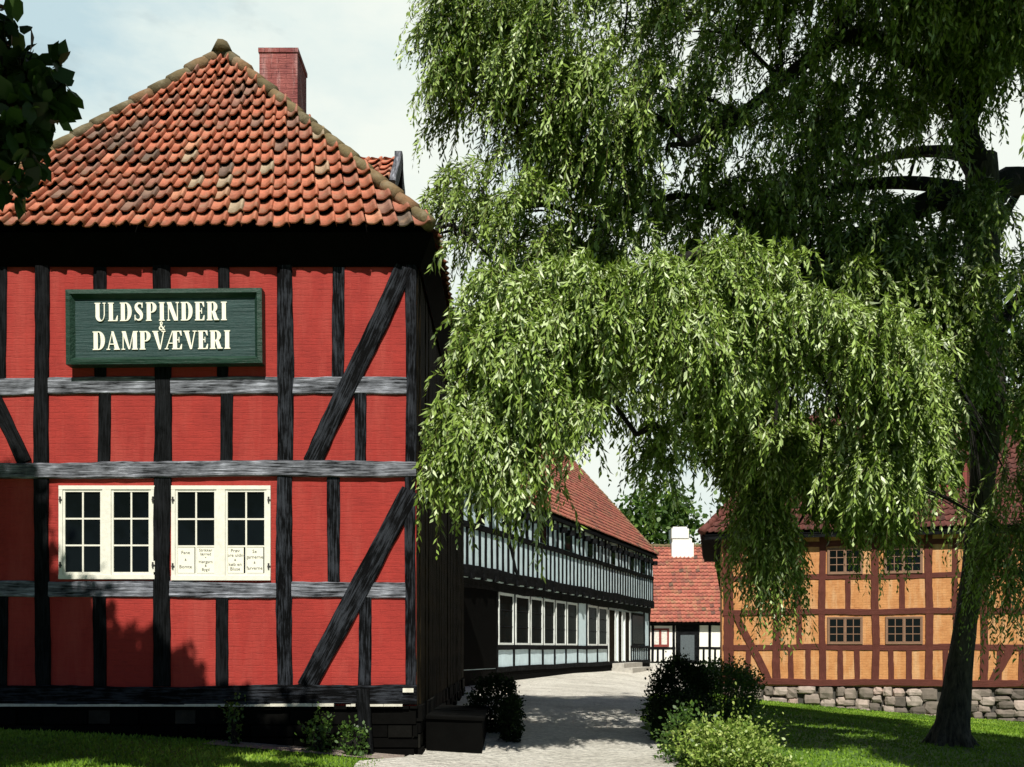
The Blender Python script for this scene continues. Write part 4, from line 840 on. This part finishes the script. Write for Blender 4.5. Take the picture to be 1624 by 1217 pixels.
# --- bushes
def bush(name, x, y, label, rx, ry, h, n, ll, mat, fuzz=.1, cat='bush', lift=0.0, core=True, group=None):
    z = g(x, y); t = thing(name, (x, y, z), label, cat, group); m = MB()
    for k in range(9):
        a = random.uniform(0, 6.28); q = random.uniform(.2, .75); e = Vector((x+math.cos(a)*rx*q, y+math.sin(a)*ry*q, z+h*random.uniform(.55, .9)))
        m.tube([(x+math.cos(a)*.06, y+math.sin(a)*.06, z-.05), Vector((x, y, z)).lerp(e, .5)+Vector((0,0,.04)), e], [.015, .011, .005], 5)
    m.build('stems', M['bark2'], t)
    nb = max(14, n//110); P = in_ball(n, .55); cs = in_ball(nb, .85); k = rng.integers(0, nb, n//2); P[:n//2] = cs[k]*(1+fuzz*.4)+rng.normal(size=(n//2, 3))*(.1+fuzz*.35)
    P[:,2] = np.sign(P[:,2])*np.abs(P[:,2])**.9; P = P*np.array([rx, ry, h*.52])+np.array([x, y, z+h*.5]); P[:,2] = np.maximum(P[:,2], z+.02)
    Dv = unit((P-np.array([x, y, z+h*.3]))*.7+rng.normal(size=P.shape)*.6+np.array([0,0,.25])); L = ll*rng.uniform(.6, 1.25, n)
    ns = max(6, int(n*.012)); a = unit(rng.normal(size=(ns, 3))+np.array([0,-.2,.7])); j = np.linspace(0, 1, 9)
    base = np.array([x, y, z+h*.45])+a*np.array([rx, ry, h*.5])*.85; ext = (.12+fuzz*.9)*rng.uniform(.4, 1.2, ns)*min(1, rx*2.2)
    Q = (base[:,None,:]+a[:,None,:]*(ext[:,None]*j)[:,:,None]+np.array([0,0,.25])*(ext[:,None]*j*j)[:,:,None]).reshape(-1, 3)
    Dq = unit(np.repeat(a, 9, 0)+rng.normal(size=Q.shape)*.7); Lq = ll*rng.uniform(.5, 1.1, len(Q))
    ok = Q[:,2] > z+.03; P = np.concatenate([P, Q[ok]]); Dv = np.concatenate([Dv, Dq[ok]]); L = np.concatenate([L, Lq[ok]]); n = len(P)
    npmesh('foliage', leaf_hex(P, Dv, L, L*.6), 6, M[mat], t, np.clip(rng.normal(.5, .25, n), 0, 1)); return t
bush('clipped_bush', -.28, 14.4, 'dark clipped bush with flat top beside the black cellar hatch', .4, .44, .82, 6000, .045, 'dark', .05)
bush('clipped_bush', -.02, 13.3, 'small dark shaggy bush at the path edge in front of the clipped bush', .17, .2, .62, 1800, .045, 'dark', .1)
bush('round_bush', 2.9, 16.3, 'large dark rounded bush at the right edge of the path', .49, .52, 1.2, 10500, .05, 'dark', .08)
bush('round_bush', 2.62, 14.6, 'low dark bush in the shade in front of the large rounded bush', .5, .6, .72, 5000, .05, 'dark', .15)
bush('light_bush', 4.35, 19.6, 'sunlit green bush right behind the large dark rounded bush', .72, .7, 1.12, 8000, .06, 'mid', .14)
bush('flowering_shrub', 2.62, 11.6, 'bright pale green leafy shrub at the bottom edge beside the lawn', .47, .45, .56, 5200, .05, 'fresh', .3)
bush('flowering_shrub', 3.1, 11.35, 'low bright green sprawl right of the pale leafy shrub', .28, .3, .22, 1000, .05, 'fresh', .35)
bush('flowering_shrub', 2.2, 12.1, 'small loose green shrub between the pale shrub and the path', .3, .3, .6, 1100, .055, 'mid', .4)
for (px, py, y, h, n, lab) in ((505, 1188, 11.2, .42, 420, 'loose green weed against the black foundation, left of the pair'), (562, 1196, 11.15, .34, 360, 'leafy green weed beside the dark shadow strip on the foundation'), (372, 1180, 11.25, .5, 160, 'thin tall dark weed by the foundation, farthest left')):
    x = (px-CX)/F*y; bush('weed', x, y, lab, .15 if n > 200 else .09, .12, h, n, .05, 'mid', .5, 'weed', group='weeds along the foundation')
# --- grass blades
def grass(name, n, x0, x1, y0, y1, h, ok):
    X = rng.uniform(x0, x1, n); Y = y0+(y1-y0)*rng.uniform(0, 1, n)**1.35; k = ok(X, Y); X, Y = X[k], Y[k]; Z = G(X, Y)-.005; n = len(X)
    P = np.stack([X, Y, Z], 1); D = unit(rng.normal(size=(n, 3))*.42+np.array([0,0,1])); s = orth(D); H = h*rng.uniform(.5, 1.3, n); w = .006+.0007*Y
    V = np.stack([P-s*w[:,None], P+s*w[:,None], P+D*H[:,None]], 1)
    patch = .5+.2*np.sin(X*1.7+1.3*np.sin(Y*.9))+.15*np.sin(Y*2.3+X)
    return V, np.clip(patch+rng.normal(0, .18, n), 0, 1)
PRv = np.vectorize(pr)
a, b = grass('', 26000, -9.5, -1.5, 8.6, 11.42, .045, lambda x, y: ~((x > -3.5) & (y > 11.05)) & (x < PRv(y)-3.2))
c, d = grass('', 95000, 2.1, 20, 10.6, 33.9, .05, lambda x, y: x > PRv(y)+.1-rng.exponential(.13, len(x)))
tag(npmesh('grass', np.concatenate([a, c]), 3, M['grass'], None, np.concatenate([b, d])), 'short green lawn grass around the houses and under the willow', 'grass', kind='stuff')
# ------------------------------------------------------------------ light, sky, camera
EL_, AZ = math.radians(50), math.radians(0)             # sun high behind the camera
sdir = Vector((-math.sin(AZ)*math.cos(EL_), -math.cos(AZ)*math.cos(EL_), math.sin(EL_)))
sl_ = bpy.data.lights.new('sun', 'SUN'); sl_.energy = 5.0; sl_.angle = math.radians(.53); sl_.color = (1, .955, .87)
so = bpy.data.objects.new('sun', sl_); COL.objects.link(so); so.rotation_euler = (-sdir).to_track_quat('-Z', 'Y').to_euler(); so.location = sdir*40
wd = bpy.data.worlds.new('World'); S.world = wd; wd.use_nodes = True; nt = wd.node_tree
sky = nt.nodes.new('ShaderNodeTexSky'); sky.sky_type = 'NISHITA'; sky.sun_disc = False; sky.air_density = .6; sky.dust_density = .2; sky.sun_elevation = EL_; sky.sun_rotation = math.radians(180)+AZ
tc = nt.nodes.new('ShaderNodeTexCoord'); sp_ = nt.nodes.new('ShaderNodeSeparateXYZ'); nt.links.new(tc.outputs['Generated'], sp_.inputs[0])
mp = nt.nodes.new('ShaderNodeMapping'); mp.inputs['Scale'].default_value = (1.6, 1.6, 4.2); mp.inputs['Location'].default_value = (.35, .1, .2); nt.links.new(tc.outputs['Generated'], mp.inputs[0])
cn = noise(nt, mp.outputs[0], 1.7, 7, .6)
bank = N(nt, 'ShaderNodeMapRange'); bank.inputs[1].default_value = .42; bank.inputs[2].default_value = .74; bank.inputs[3].default_value = -.7; bank.inputs[4].default_value = .36; nt.links.new(sp_.outputs[1], bank.inputs[0])
east = math_(nt, 'MULTIPLY', sp_.outputs[0], .16)
f = math_(nt, 'ADD', math_(nt, 'ADD', cn, bank.outputs[0]), east)
msk = ramp(nt, f, [(.30, (0,0,0)), (.68, (1,1,1))])
mp2 = nt.nodes.new('ShaderNodeMapping'); mp2.inputs['Scale'].default_value = (1.5, 1.5, 3.6); mp2.inputs['Location'].default_value = (2.3, .6, 1.1); nt.links.new(tc.outputs['Generated'], mp2.inputs[0])
cl2 = math_(nt, 'ADD', noise(nt, mp2.outputs[0], 2.1, 8, .58), math_(nt, 'MULTIPLY', sp_.outputs[0], .22))
cloud = ramp(nt, cl2, [(.32, (.53,.69,.74)), (.46, (.75,.85,.82)), (.6, (.88,.93,.86))])
sc_ = nt.nodes.new('ShaderNodeVectorMath'); sc_.operation = 'SCALE'; nt.links.new(cloud, sc_.inputs[0]); sc_.inputs['Scale'].default_value = 16.2
colr = mixc(nt, msk, sky.outputs[0], sc_.outputs[0])
bg = nt.nodes['Background']; bg.inputs[1].default_value = .05; nt.links.new(colr, bg.inputs[0])
cam = bpy.data.cameras.new('camera'); co = bpy.data.objects.new('camera', cam); COL.objects.link(co)
co.location = (0, 0, EYE); co.rotation_euler = (math.radians(90), 0, 0); cam.sensor_width = 36; cam.lens = F/1624*36; cam.shift_y = (HY-608.5)/1624; cam.clip_end = 4000; cam.clip_start = .05
S.camera = co
S.view_settings.view_transform = 'Standard'; S.view_settings.look = 'None'; S.view_settings.exposure = 0.36; S.view_settings.gamma = 1
S.cycles.use_denoising = True; S.cycles.max_bounces = 5; S.cycles.diffuse_bounces = 2; S.cycles.glossy_bounces = 2; S.cycles.transmission_bounces = 3; S.cycles.use_adaptive_sampling = True
